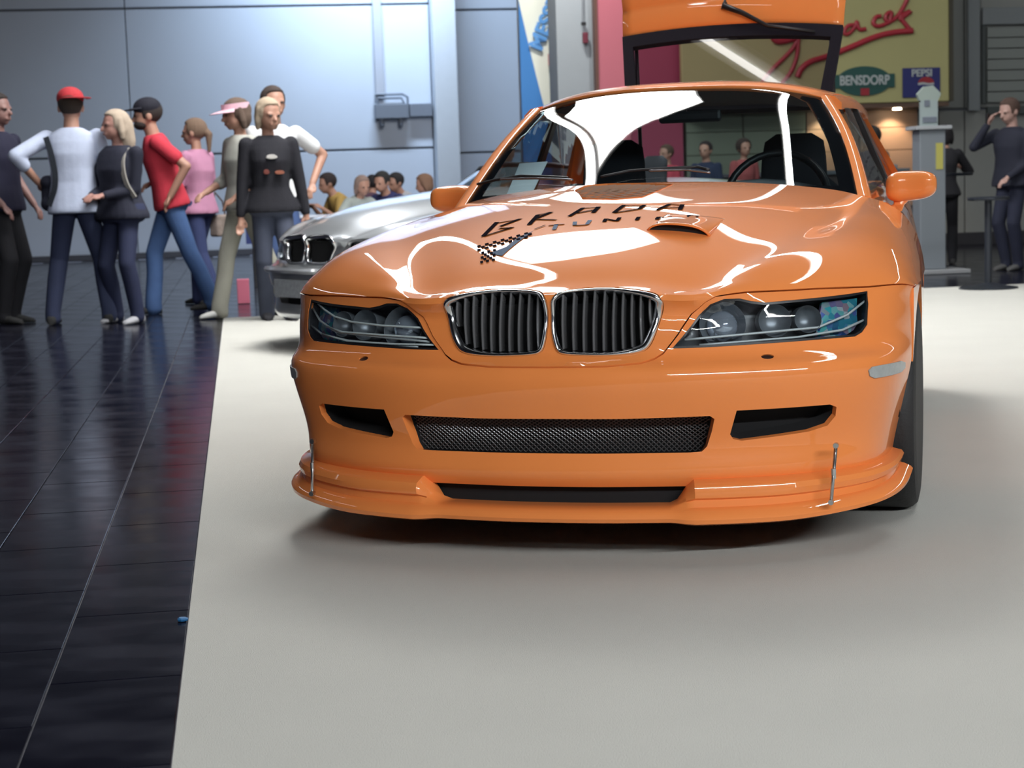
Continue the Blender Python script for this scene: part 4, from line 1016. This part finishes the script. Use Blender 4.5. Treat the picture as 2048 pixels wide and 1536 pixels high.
# low windscreen, folded hood, boot lid
WSR=Surf([wsrow(1.27,.955,.685,1.53,.905),wsrow(1.49,1.06,.645,1.71,1.01),wsrow(1.60,1.12,.62,1.80,1.07)])
g_=rp(panel('windscreen',WSR,[(-WSR.U,0),(WSR.U,0),(WSR.U,WSR.V),(-WSR.U,WSR.V)],[],GLASSW,None,step=.08,lip=0))
rp(MB().tube([tuple(WSR(WSR.U*f,WSR.V*g)) for f,g in [(-1,0),(-1,.5),(-1,1),(-.6,1),(0,1),(.6,1),(1,1),(1,.5),(1,0)]],.018,8).build('windscreen_frame',BLACKP,g_,smooth=True))
v=[];n=17
for y,z in ((2.75,.93),(2.95,1.00),(3.15,.99),(3.4,.975),(3.8,.955),(3.93,.90)):
    for i in range(n):
        x=-1+2*i/(n-1); v.append((x*(.74-.05*(y-2.75)),y,z-.06*abs(x)**3))
rp(mesh_obj('boot_lid',v,[(j*n+i,j*n+i+1,(j+1)*n+i+1,(j+1)*n+i) for j in range(5) for i in range(n-1)],SILVER,None,True))
# ---------- people ----------
def V3(*a): return Vector(a)
class Body:
    "closed volumes that a voxel remesh fuses into one continuous surface"
    def __init__(s): s.mb=MB()
    def cap(s,a,b,ra,rb,fx=1.0,n=14):
        a=Vector(a); b=Vector(b); t=(b-a); L=t.length
        if L<1e-5: t=V3(0,0,1)
        t.normalize(); up=V3(1,0,0) if abs(t.x)<.8 else V3(0,1,0); p=(up-t*up.dot(t)).normalized(); q=t.cross(p)
        prof=[(-ra*cos(x),ra*sin(x)) for x in np.linspace(.12,pi/2,5)]+[(L+rb*sin(x),rb*cos(x)) for x in np.linspace(0,pi/2-.12,5)]
        s.mb.rings([[tuple(a+t*h+(p*cos(2*pi*j/n)*fx+q*sin(2*pi*j/n))*r) for j in range(n)] for h,r in prof])
    def chain(s,pts,rs,**k):
        for i in range(len(pts)-1): s.cap(pts[i],pts[i+1],rs[i],rs[i+1],**k)
    def ell(s,c,r,M=None,n=18):
        R=[]
        for ph in np.linspace(-pi/2+.08,pi/2-.08,11):
            ring=[]
            for j in range(n):
                v=V3(r[0]*cos(ph)*cos(2*pi*j/n),r[1]*cos(ph)*sin(2*pi*j/n),r[2]*sin(ph))
                if M is not None: v=M@v
                ring.append(tuple(Vector(c)+v))
            R.append(ring)
        s.mb.rings(R)
    def loft(s,secs,M,n=22):
        "secs: (cx,cy,z,rx,ry) in the trunk frame"
        s.mb.rings([[tuple(M@V3(cx+rx*math.copysign(abs(cos(2*pi*j/n))**.85,cos(2*pi*j/n)),cy+ry*math.copysign(abs(sin(2*pi*j/n))**.85,sin(2*pi*j/n)),z)) for j in range(n)] for cx,cy,z,rx,ry in secs])
    def make(s,name,m,parent,vox,smooth=3):
        o=s.mb.build(name,m,parent)
        r=o.modifiers.new('fuse','REMESH'); r.mode='VOXEL'; r.voxel_size=vox; r.use_smooth_shade=True
        if smooth: k=o.modifiers.new('soften','SMOOTH'); k.factor=.5; k.iterations=smooth
        return o
CMAT={}
def cloth_mat(c,kind='cloth'):
    key=(tuple(c),kind)
    if key not in CMAT:
        nm='%s_%d'%(kind,len(CMAT)); CMAT[key]=mat(nm,c,rough=.85 if kind!='skin' else .5,noise=.22 if kind=='jeans' else .08,nscale=9 if kind=='jeans' else 14,bump=.25 if kind!='skin' else .03,bscale=24)
    return CMAT[key]
SKINC=(.46,.25,.18)
def ik(a,b,l1,l2,pole):
    a=Vector(a); b=Vector(b); d=b-a; L=min(d.length,(l1+l2)*.999); 
    if d.length>L: b=a+d.normalized()*L
    d=(b-a); x=(l1*l1-l2*l2+L*L)/(2*L); h=sqrt(max(0,l1*l1-x*x)); t=d.normalized(); p=Vector(pole); p=(p-t*p.dot(t)).normalized()
    return a+t*x+p*h,b
def person(label,loc,rz,H=1.75,fem=False,top=(.1,.1,.1),sleeve='long',bottom=(.03,.04,.09),bkind='jeans',shoe=(.03,.03,.03),hair=(.05,.03,.02),hairlen='short',
           hands=None,feet=None,lean=0,side=0,headyaw=0,headpitch=0,sit=False,cap=None,capdir=0,visor=None,skin=SKINC,vox=.011,flare=0,elbow=None,group=None,waist=.52,bag=None,beard=False,neckline=False,sidehead=0,width=1.0,twist=0):
    P=tag(empty('person',loc,rz),label,'person',group)
    h=H; hip=.52*h if not sit else .50; base=.52*h
    M=Matrix.Translation(V3(0,0,hip))@Matrix.Rotation(radians(lean),4,'X')@Matrix.Rotation(radians(side),4,'Y')@Matrix.Rotation(radians(twist),4,'Z')@Matrix.Translation(V3(0,0,-base))
    w=(.098 if not fem else .086)*width; hp=(.092 if not fem else .096)*width; wa=(.082 if not fem else .068)*width; dp=.062*width
    sh={s:M@V3(s*(w+.004)*h,0,.795*h) for s in (-1,1)}
    hj={s:V3(s*.048*h,0,hip-.005*h) for s in (-1,1)}
    feet=feet or {-1:(-.07,0),1:(.07,.0)}
    ft={s:V3(feet[s][0],feet[s][1],.045*h+(feet[s][2] if len(feet[s])>2 else 0)) for s in (-1,1)}
    lt,ls=.245*h,.24*h
    kn={}
    for s in (-1,1):
        kn[s],ft[s]=ik(hj[s],ft[s],lt,ls,(s*.15,-1,0 if not sit else .6))
    hd=hands or {}
    hand={};el={}
    for s in (-1,1):
        t=hd.get(s,(s*(w+.035)*h,-.03,.47*h)); pole=(elbow or {}).get(s,(s*.5,1,-.2))
        el[s],hand[s]=ik(sh[s],V3(*t),.17*h,.155*h,pole)
    HM=M@Matrix.Translation(V3(sidehead,-.012*h,.864*h))@Matrix.Scale(1.10,4)@Matrix.Rotation(radians(-lean*.6),4,'X')@Matrix.Rotation(radians(headyaw),4,'Z')@Matrix.Rotation(radians(headpitch),4,'X')
    H3=HM.to_3x3(); hc=lambda x,y,z: HM@V3(x*h,y*h,z*h)
    # skin: head, neck, arms, hands, legs, all one surface
    b=Body()
    b.ell(hc(0,.004,.068),(.044*h,.054*h,.056*h),H3); b.ell(hc(0,-.012,.040),(.036*h,.040*h,.042*h),H3); b.cap(hc(0,-.030,.012),hc(0,-.022,.022),.016*h,.024*h)
    b.cap(hc(0,-.050,.056),hc(0,-.060,.040),.0055*h,.0085*h); b.cap(hc(-.012,-.046,.022),hc(.012,-.046,.022),.0065*h,.0065*h)
    for s in (-1,1): b.ell(hc(s*.045,.006,.050),(.006*h,.012*h,.018*h),H3); b.cap(hc(s*.010,-.047,.064),hc(s*.026,-.043,.064),.006*h,.006*h)
    b.chain([M@V3(0,.004*h,.80*h),hc(0,.008,.015)],[.036*h if not fem else .030*h,.031*h if not fem else .026*h])
    b.loft([(0,0,z*h,x*h,y*h) for z,x,y in ((.50,hp*.8,dp),(.54,hp,dp*1.05),(.60,wa,dp*.92),(.70,w*.90,dp*1.05),(.77,w*.95,dp*.95),(.815,w*.72,dp*.7),(.83,.035,.032))],M)
    for s in (-1,1):
        b.chain([sh[s],el[s],hand[s]],[.028*h,.0225*h,.0155*h])
        d=(hand[s]-el[s]).normalized(); side_=d.cross(V3(0,0,1)); 
        side_=(side_ if side_.length>.2 else V3(1,0,0)).normalized(); nn=d.cross(side_).normalized()
        pc=hand[s]+d*.045; b.cap(hand[s],hand[s]+d*.075,.019,.024,fx=1.0)
        for k,(o_,L) in enumerate(((-.027,.062),(-.009,.074),(.009,.070),(.026,.055))):
            a0=hand[s]+d*.075+side_*o_; a1=a0+d*L*.5+nn*.006; a2=a1+d*L*.40+nn*.022*(1 if s>0 else 1); b.chain([a0,a1,a2],[.0095,.0088,.0080],n=8)
        t0=hand[s]+d*.02-side_*.022*s; t1=t0+d*.035-side_*.025*s+nn*.01; b.chain([t0,t1,t1+d*.028],[.011,.010,.0085],n=8)
        b.chain([hj[s],kn[s],ft[s]],[.036*h,.030*h,.020*h])
    b.make('body',cloth_mat(skin,'skin'),P,vox*.85,2)
    # eyes
    for s in (-1,1):
        e=Body(); e.ell(hc(s*.0175,-.0485,.058),(.0075*h,.004*h,.0045*h),H3,10); o=e.mb.build('eye',mat('eye_dark',(.03,.02,.02),rough=.2),P,smooth=True)
    # trousers
    b=Body(); T=M
    Mp=Matrix.Translation(V3(0,0,hip-base))
    b.loft([(0,.004*h,z*h,x*h,y*h) for z,x,y in ((.475,hp*.80,dp*1.05),(.50,hp*1.10,dp*1.25),(.53,hp*1.10,dp*1.22),(.56,hp*.99,dp*1.12),(.585,wa*1.03,dp*1.0))],Mp if not sit else Mp)
    for s in (-1,1):
        k=kn[s]; a=ft[s]+V3(0,0,.01); mid=k.lerp(a,.4)+V3(0,.008,0)
        b.chain([hj[s]+V3(-s*.006*h,0,-.012*h),k],[.051*h,.040*h]); b.chain([k,mid,a],[.040*h,.039*h,(.033+flare)*h])
        b.cap(a,a-V3(0,0,.022*h),(.033+flare)*h,(.034+flare)*h)
    b.make('trousers',cloth_mat(bottom,bkind),P,vox,3)
    # shoes
    for s in (-1,1):
        f=Body(); a=ft[s]; L=.105*h; gz=a.z-.045*h
        f.mb.rings([[(a.x+wx*math.copysign(abs(cos(t))**.7,cos(t))*h+s*abs(y)*.1,a.y-y*h,gz+max(0,zh*(.5+.5*sin(t)))*h) for t in np.linspace(0,2*pi,14,endpoint=False)] for y,wx,zh in ((-.038,.012,.030),(-.030,.020,.042),(0,.022,.044),(.030,.023,.036),(.065,.025,.027),(.090,.020,.020),(.102,.010,.012))])
        f.mb.build('shoe',cloth_mat(shoe),P,smooth=True,sharp=60)
    # top
    b=Body(); zb=waist-.03
    b.loft([(0,.003*h,z*h,x*h,y*h) for z,x,y in ((zb,hp*1.18,dp*1.36),(zb+.02,hp*1.18,dp*1.36),(.60,wa*1.14,dp*1.14),(.66,(w*.86+.004),dp*1.17),(.72,w*1.00,dp*(1.26 if not fem else 1.34)),(.77,w*1.04,dp*1.12),(.80,w*.96,dp*.95),(.815,w*.80,dp*.85),(.835,.047 if not neckline else .06,.042))],M)
    if sleeve!='none':
        for s in (-1,1):
            r0=.036*h
            if sleeve=='long': b.chain([sh[s],el[s],hand[s].lerp(el[s],.08)],[r0,.029*h,.0215*h])
            elif sleeve=='rolled': b.chain([sh[s],el[s],el[s].lerp(hand[s],.35)],[r0,.032*h,.030*h])
            else: b.chain([sh[s],sh[s].lerp(el[s],.62)],[r0,.036*h])
    b.make('shirt',cloth_mat(top),P,vox,3)
    # hair and headwear
    if hair:
        b=Body(); up=.074
        b.ell(hc(0,.008,up),(.050*h,.064*h,.056*h),H3)
        if hairlen in('bob','long'):
            b.ell(hc(0,.030,.048),(.047*h,.036*h,.055*h),H3)
            for s in (-1,1): b.chain([hc(s*.040,.004,.08),hc(s*.044,.010,.030),hc(s*.040,.014,.005)],[.016*h,.016*h,.012*h])
        if hairlen=='long': b.chain([hc(0,.040,.06),hc(0,.050,-.01),hc(0,.052,-.085)],[.040*h,.038*h,.022*h],fx=1.25)
        if hairlen=='tail': b.chain([hc(0,.050,.075),hc(0,.078,.045),hc(0,.076,-.035)],[.018*h,.020*h,.010*h])
        if hairlen=='curly': b.ell(hc(0,.016,.075),(.060*h,.062*h,.060*h),H3)
        o=b.make('hair',cloth_mat(hair,'hair'),P,vox*.9,2)
        # keep the face clear: push hair back behind the brow line
        o.modifiers.clear()
        for v in o.data.vertices:
            q=HM.inverted()@v.co; z=q.z/h; y=q.y/h
            if y<-.018 and z<.096: 
                q.y=(-.02+(y+.02)*.15)*h; v.co=HM@q
        r=o.modifiers.new('fuse','REMESH'); r.mode='VOXEL'; r.voxel_size=vox*.9; r.use_smooth_shade=True
    if beard:
        b=Body(); b.ell(hc(0,-.026,.020),(.036*h,.032*h,.022*h),H3); b.make('beard',cloth_mat(hair,'hair'),P,vox*.8,1)
    if cap:
        cd=radians(capdir); R2=Matrix.Rotation(cd,3,'Z'); b=Body(); b.ell(hc(0,.008,.088),(.053*h,.060*h,.045*h),H3); o=b.make('cap',cloth_mat(cap),P,vox*.8,2)
        d=H3@(R2@V3(0,-1,0)); x=H3@(R2@V3(1,0,0)); z=H3@V3(0,0,1); c=hc(0,.006,.090)
        mb=MB(); n=11; R=[]
        for t in (0,1):
            for rr in (.048,.100):
                R.append([tuple(c+(d*cos(a)+x*sin(a))*(rr*h if rr<.06 else (.052+.05*cos(a*1.25))*h)+z*(t*.005-.012*(rr>.06))) for a in np.linspace(-1.1,1.1,n)])
        mb.rings([R[0],R[1],R[3],R[2],R[0]],closed=False,cap=False); mb.build('cap_peak',cloth_mat(cap),P,smooth=True,sharp=40)
    if visor:
        d=H3@V3(0,-1,0); x=H3@V3(1,0,0); z=H3@V3(0,0,1); c=hc(0,.004,.088); mb=MB()
        R=[[tuple(c+(d*cos(a)*1.15+x*sin(a))*r_*h+z*zz) for a in np.linspace(0,2*pi,24,endpoint=False)] for r_,zz in ((.052,-.012),(.052,.028),(.048,.028),(.048,-.012))]
        mb.rings(R+[R[0]],cap=False); mb.build('visor_band',cloth_mat(visor),P,smooth=True,sharp=40)
        mb=MB(); Q=[[tuple(c+(d*cos(a)+x*sin(a))*rr+z*zz) for a in np.linspace(-1.15,1.15,11)] for rr,zz in ((.050*h,-.006),(.112*h,-.03),(.112*h,-.034),(.050*h,-.012))]
        mb.rings(Q+[Q[0]],closed=False,cap=False); mb.build('visor_peak',cloth_mat(visor),P,smooth=True,sharp=40)
    P['_h']=h; del P['_h']
    return P,dict(M=M,hc=hc,hand=hand,el=el,sh=sh,hip=hip,h=h)
def strap(name,pts,w,m,parent,t=.006):
    P_=[Vector(p) for p in smoothpoly([tuple(p) for p in pts],closed=False,it=2)]; R=[]
    for i,p in enumerate(P_):
        tt=(P_[min(i+1,len(P_)-1)]-P_[max(0,i-1)]).normalized(); s=tt.cross(V3(0,1,0)); s=(s if s.length>.1 else V3(1,0,0)).normalized(); n=s.cross(tt)
        R.append([tuple(p+s*w+n*t),tuple(p-s*w+n*t),tuple(p-s*w-n*t),tuple(p+s*w-n*t)])
    mb=MB(); mb.rings(R); return mb.build(name,m,parent,smooth=False)
def away(deg): return HROT+radians(deg)     # 0 = facing the camera side of the hall
G='visitors standing in the dark aisle'
person('person cut by the picture edge in a dark polo shirt and black trousers, arm hanging',hall(10.15,-2.66),away(62),H=1.84,top=(.012,.012,.035),sleeve='short',bottom=(.010,.010,.014),bkind='cloth',hair=(.03,.022,.02),hands={1:(.30,-.10,.95),-1:(-.2,-.15,.95)},skin=(.28,.15,.13),group=G,width=1.1)
# man in pale shirt, back to the camera, red cap
p,i=person('man in a pale blue shirt with red cap and shoulder bag, back turned',hall(9.75,-2.05),away(172),H=1.84,top=(.50,.56,.72),sleeve='rolled',bottom=(.030,.04,.09),hair=(.04,.028,.02),cap=(.45,.03,.04),capdir=215,hands={1:(.27,.02,1.12),-1:(-.16,-.20,1.0)},elbow={1:(.8,.8,-.5),-1:(-.7,.8,-.5)},feet={1:(.22,.02),-1:(-.22,0)},group=G,waist=.50,headyaw=8,width=1.05,lean=3)
strap('bag_strap',[i['M']@V3(.17,.13,1.46),i['M']@V3(.12,.155,1.30),i['M']@V3(.10,.15,1.1),i['M']@V3(.17,.12,.93)],.022,cloth_mat((.015,.02,.03)),p); 
bb=Body(); bb.cap((.20,.03,.95),(.20,-.04,.95),.06,.06); bb.cap((.20,.03,1.12),(.20,-.02,1.12),.055,.055); bb.cap((.20,0,.95),(.20,0,1.12),.06,.055); bb.make('shoulder_bag',cloth_mat((.012,.014,.03)),p,.012)
# blonde woman in dark dress
_bl=person('woman with long blonde hair in a dark jacket and jeans, bag strap on shoulder',hall(9.65,-1.69),away(-38),H=1.66,fem=True,top=(.012,.014,.030),sleeve='long',bottom=(.016,.022,.06),hair=(.45,.36,.28),hairlen='long',hands={1:(.04,-.24,1.0),-1:(-.08,-.24,1.0)},headyaw=-26,group=G,feet={-1:(-.14,.04),1:(.15,-.05)},skin=(.42,.22,.18),width=1.22,neckline=True,shoe=(.42,.42,.45))
strap('bag_strap',[_bl[1]['M']@V3(.12,-.02,1.36),_bl[1]['M']@V3(.13,-.11,1.28),_bl[1]['M']@V3(.15,-.11,1.1),_bl[1]['M']@V3(.19,-.05,.98)],.018,cloth_mat((.35,.33,.30)),_bl[0])
# man in red shirt and black cap, profile to the left
p,i=person('man in a red shirt with black baseball cap and light jeans',hall(10.5,-1.34),away(-82),H=1.80,top=(.56,.035,.06),sleeve='short',bottom=(.07,.14,.32),hair=(.03,.022,.02),cap=(.010,.010,.02),beard=True,hands={1:(.22,-.02,.98),-1:(-.17,-.12,1.1)},elbow={1:(.3,1,0),-1:(-.3,1,0)},feet={1:(.08,.30),-1:(-.06,-.18)},group=G,flare=.006,lean=12)
# girl in pink
p,i=person('woman in a pink top and jeans with brown ponytail and handbag',hall(11.6,-1.13),away(-130),H=1.66,fem=True,top=(.56,.26,.40),sleeve='rolled',bottom=(.035,.05,.14),hair=(.20,.13,.09),hairlen='tail',hands={1:(.08,-.28,1.12),-1:(-.10,-.26,1.12)},feet={1:(.05,.18),-1:(-.05,-.10)},group=G,headyaw=20,flare=.005)
bb=MB(); 
bb.rings([[(-.20+x*.09,.06+y*.05,z) for x,y in ((-1,-1),(1,-1),(1,1),(-1,1))] for z in (.60,.62,.78,.80)]); bb.build('handbag',mat('bag_print',(.30,.24,.21),rough=.7,noise=.6,nscale=30),p,bevel=.02)
MB().tube([(-.28,.06,.79),(-.26,.05,.92),(-.20,.02,1.0),(-.14,.05,.92),(-.12,.06,.79)],.008,6).build('bag_handle',cloth_mat((.10,.07,.06)),p)
# woman with pink visor in beige
p,i=person('woman with a pink sun visor in pale beige clothes, side on',hall(9.75,-.74),away(-58),H=1.73,fem=True,top=(.42,.42,.38),sleeve='rolled',bottom=(.44,.43,.36),bkind='cloth',shoe=(.70,.70,.68),hair=(.12,.08,.06),hairlen='bob',visor=(.75,.48,.56),hands={1:(.14,-.16,.95),-1:(-.2,-.22,1.0)},feet={1:(.10,.30),-1:(-.08,-.22)},group=G,flare=.006,headyaw=-12,headpitch=6)
# man behind in white
person('tall man in a white shirt behind the woman in black',hall(9.95,-.47),away(20),H=1.83,top=(.72,.73,.75),sleeve='short',bottom=(.05,.09,.22),hair=(.05,.035,.03),hands={1:(.30,-.04,1.05),-1:(-.2,-.2,1.0)},elbow={1:(1,.3,-.2)},shoe=(.03,.03,.035),group=G)
# woman in black, facing the camera
p,i=person('blonde woman in a black long-sleeved top and dark jeans walking forward',hall(9.25,-.53),away(6),H=1.70,fem=True,top=(.010,.010,.016),sleeve='long',bottom=(.055,.065,.10),hair=(.42,.33,.24),hairlen='bob',hands={1:(.265,-.02,.80),-1:(-.245,-.02,.78)},feet={1:(.10,-.06),-1:(-.06,.10)},group=G,headyaw=24,headpitch=8,width=1.12,flare=.004,shoe=(.02,.02,.025))
pr=Body(); M=i['M']; h=i['h']
def chest(x,z): return M@V3(x,-(.062*1.12*1.34)*h-.004,z)
for nm,c,sx,sz,mm in (('shirt_print',(0,.735*h),.042,.018,(.55,.53,.5)),('shirt_print',(.055,.665*h),.036,.016,(.30,.10,.06)),('shirt_print',(-.045,.668*h),.022,.02,(.16,.04,.03))):
    cc=chest(*c); q=MB(); R=[]
    q.rings([[(cc.x+sx*k*cos(t),cc.y-d+.0,cc.z+sz*k*sin(t)*(1.2 if sin(t)>0 else .7)) for t in np.linspace(0,2*pi,16,endpoint=False)] for k,d in ((1,-.03),(1,.004),(.9,.006))]); q.build(nm,cloth_mat(mm),p)
# seated visitors behind the silver car
GS='visitors seated at the tables by the wall'
def sitter(label,px,a,H,top,hair,rz,lean=32,**k):
    q=at(px,430,HA,a); b_=float(q@HB)
    return person(label,hall(a,b_),away(rz),H=H,top=top,sleeve=k.pop('sleeve','short'),bottom=(.03,.04,.08),hair=hair,sit=True,feet={1:(.12,-.42),-1:(-.12,-.42)},hands=k.pop('hands',{1:(.15,-.45,.78),-1:(-.15,-.45,.78)}),lean=lean,vox=.015,group=GS,**k),b_
A1=15.6
seats=[]
for lab,px,a,H,top,hair,rz,k in (('seated person in a mustard yellow shirt leaning forward',712,16.0,1.62,(.48,.31,.09),(.03,.02,.02),-75,{}),
   ('seated person in a grey green top with fair hair',700,15.0,1.50,(.36,.40,.38),(.26,.18,.15),25,dict(fem=True,hairlen='bob')),
   ('seated person with black hair partly hidden, dark top',742,16.3,1.54,(.10,.05,.08),(.015,.012,.015),170,{}),
   ('seated person in a navy shirt with short black hair',800,15.4,1.60,(.02,.025,.10),(.02,.02,.02),-40,{}),
   ('seated person behind the navy shirt, dark hair and white collar',838,16.6,1.58,(.45,.46,.5),(.02,.018,.02),-60,{}),
   ('seated person with brown hair next to the left door mirror',905,15.2,1.50,(.4,.5,.6),(.20,.11,.07),-100,dict(fem=True,hairlen='bob'))):
    (pp,ii),b_=sitter(lab,px,a,H,top,hair,rz,**k); seats.append((a,b_,rz))
CH=mat('chair_blue',(.03,.05,.20),rough=.5)
for k,(a,b_,rz) in enumerate(seats):
    c=tag(empty('stool',hall(a,b_),away(rz)),'low stool under the '+('yellow shirt','grey green top','black-haired','navy shirt','white collar','brown-haired')[k]+' visitor','stool','stools by the wall')
    MB().lathe([(.001,.38),(.18,.38),(.19,.395),(.18,.415),(.001,.415)],n=18).build('seat',CH,c,smooth=True,sharp=40)
    for t in range(4):
        x,y=.12*cos(t*pi/2+.78),.12*sin(t*pi/2+.78); MB().tube([(x,y,.385),(x*1.4,y*1.4,0)],.012,6).build('leg',SATIN,c)
# standing person in grey by the wall near the left window edge
person('person in a pale grey blue shirt looking down beside the wall recess',hall(17.0,2.42),away(30),H=1.50,top=(.42,.50,.56),sleeve='rolled',bottom=(.10,.12,.2),hair=(.09,.06,.05),hands={1:(.12,-.32,1.0),-1:(-.12,-.32,1.0)},headpitch=28,vox=.015,lean=10)
# tables
def round_table(label,a,b_,z,r,m,pole=.03,baser=.24,group=None,cat='table'):
    t=tag(empty('bar_table' if z>.8 else 'bar_stool',hall(a,b_),HROT),label,cat,group)
    MB().lathe([(.001,z-.03),(r-.01,z-.03),(r,z-.02),(r,z-.005),(r-.01,z),(.001,z)],n=32).build('tabletop' if cat=='table' else 'seat',m,t,smooth=True,sharp=30)
    MB().lathe([(pole,.03),(pole,z-.03)],n=14).build('pole',m,t,smooth=True,sharp=40); MB().lathe([(.001,0),(baser,0),(baser,.012),(baser*.5,.03),(pole,.05),(.001,.05)],n=32).build('base',m,t,smooth=True,sharp=40); return t
TB=mat('table_dark',(.025,.03,.04),rough=.35,metal=.3)
round_table('dark bar stool with flat round foot standing on the carpet edge',9.35,5.35,.76,.17,TB,cat='stool')
round_table('tall dark bar table beside the phoning man',12.4,6.15,.96,.36,TB,baser=.28)
q=at(655,437,HA,14.6); tb=tag(empty('cafe_table',hall(14.6,float(q@HB)+.3),HROT),'white edged blue table in front of the seated visitors','table')
MB().box(-1.2,1.2,-.35,.35,.70,.725).build('tabletop',mat('table_white',(.75,.8,.9),rough=.35),tb,bevel=.004); MB().box(-1.18,1.18,-.34,-.33,.45,.70).build('table_skirt',CH,tb)
for x in (-1.1,1.1):
    for y in (-.3,.3): MB().tube([(x,y,0),(x,y,.70)],.018,6).build('leg',SATIN,tb)
# right-hand side
p,i=person('man in dark clothes holding a phone to his ear at the bar table',hall(11.75,6.66),away(-62),H=1.66,top=(.012,.014,.028),sleeve='long',bottom=(.012,.015,.035),hair=(.07,.04,.03),hands={-1:(-.13,-.20,1.42),1:(.12,-.22,.90)},elbow={-1:(-.6,-.6,-1)},headpitch=14,headyaw=-8,shoe=(.08,.08,.08),width=1.15,skin=(.42,.26,.22))
hx=i['hand'][-1]; MB().box(hx.x-.012,hx.x+.012,hx.y-.03,hx.y+.02,hx.z-.02,hx.z+.10).build('phone',BLACKP,p,bevel=.004)
person('person in black standing half hidden behind the grey kiosk',hall(13.2,6.58),away(165),H=1.46,fem=True,top=(.010,.010,.014),sleeve='rolled',bottom=(.010,.010,.014),bkind='cloth',hair=(.012,.01,.012),hairlen='bob',hands={1:(.16,-.25,1.0),-1:(-.14,-.26,1.05)},vox=.014)
person('person with black hair and yellow scarf seen above the right door mirror',hall(13.2,5.78),away(178),H=1.46,fem=True,top=(.035,.015,.035),sleeve='short',bottom=(.03,.05,.09),hair=(.010,.010,.010),hairlen='curly',vox=.014)
bb=MB(); bb.rings([[(.045*cos(t),.118-.014*s_+.014*sin(t),z) for t in np.linspace(0,2*pi,10,endpoint=False)] for s_,z in ((0,1.12),(0,1.2),(0,1.30))]); 
scarf=bb.build('scarf',mat('scarf_yellow',(.40,.38,.14),rough=.8,noise=.5,nscale=25),bpy.data.objects['person'] if False else [o for o in bpy.data.objects if o.get('label','').startswith('person with black hair and yellow')][0],smooth=True)
person('person with dark curly hair seen through the windscreen beside the wheel',hall(15.3,5.01),away(10),H=1.42,fem=True,top=(.34,.08,.08),sleeve='short',bottom=(.05,.05,.08),hair=(.04,.025,.02),hairlen='curly',vox=.015)
person('person in dark blue seen through the windscreen behind the seats',hall(15.0,4.48),away(-40),H=1.40,top=(.02,.03,.07),sleeve='long',bottom=(.03,.03,.05),hair=(.03,.02,.02),vox=.015)
person('person in a red shirt seen through the windscreen',hall(15.3,4.10),away(-60),H=1.38,top=(.50,.06,.09),sleeve='short',bottom=(.05,.05,.10),hair=(.10,.06,.04),vox=.015)
# kiosk
ks=tag(empty('kiosk',hall(11.75,5.81),HROT),'grey exhibition kiosk pillar with yellow notice and top sign','kiosk')
KG=mat('kiosk_grey',(.19,.215,.24),rough=.5)
MB().box(-.13,.13,-.10,.10,.04,1.38).build('kiosk_body',KG,ks,bevel=.01); MB().box(-.18,.18,-.14,.14,1.38,1.415).build('kiosk_top',mat('kiosk_top',(.36,.38,.40),rough=.5),ks,bevel=.004)
MB().box(-.30,.33,-.22,.22,0,.04).build('kiosk_base',mat('kiosk_base',(.30,.31,.32),rough=.5),ks,bevel=.006); MB().box(.03,.10,-.108,-.10,1.0,1.25).build('notice',mat('notice_yellow',(.45,.42,.10),rough=.6),ks)
MB().box(-.085,.085,-.02,.02,1.415,1.66).build('top_sign',mat('top_sign_grey',(.30,.36,.36),rough=.6),ks); MB().prism([(-.10,1.66),(.09,1.66),(.12,1.72),(.04,1.80),(-.05,1.79),(-.12,1.72)],-.02,.02,lambda x,y,d:(x,d,y)).build('top_sign',mat('top_sign_pale',(.30,.36,.33),rough=.6),ks)
MB().box(-.07,.07,-.03,-.02,1.45,1.50).build('sign_print',GB,ks); MB().box(-.05,.0,-.03,-.02,1.60,1.66).build('sign_print',GB,ks)
# red bag on the floor
q=at(488,607,(0,0,1),0.0); bg=MB().box(-.055,.055,-.03,.03,0,.22); o=bg.build('paper_bag',mat('bag_pink',(.62,.16,.24),rough=.6),None,bevel=.006); o.location=Vector(q); o.rotation_euler=(0,0,HROT); tag(o,'small pink red bag standing behind the beige trousers','bag')
q=at(365,1241,(0,0,1),0.0); lt=MB(); lt.rings([[(.012*k*cos(t)*(1+.2*sin(3*t)),.012*k*sin(t),z) for t in np.linspace(0,2*pi,9,endpoint=False)] for k,z in ((1,0),(1.1,.004),(.7,.007))]); o=lt.build('paper_scrap',mat('scrap_blue',(.01,.12,.30),rough=.6)); o.location=Vector(q); tag(o,'tiny blue scrap lying on the dark tiles near the carpet','litter')
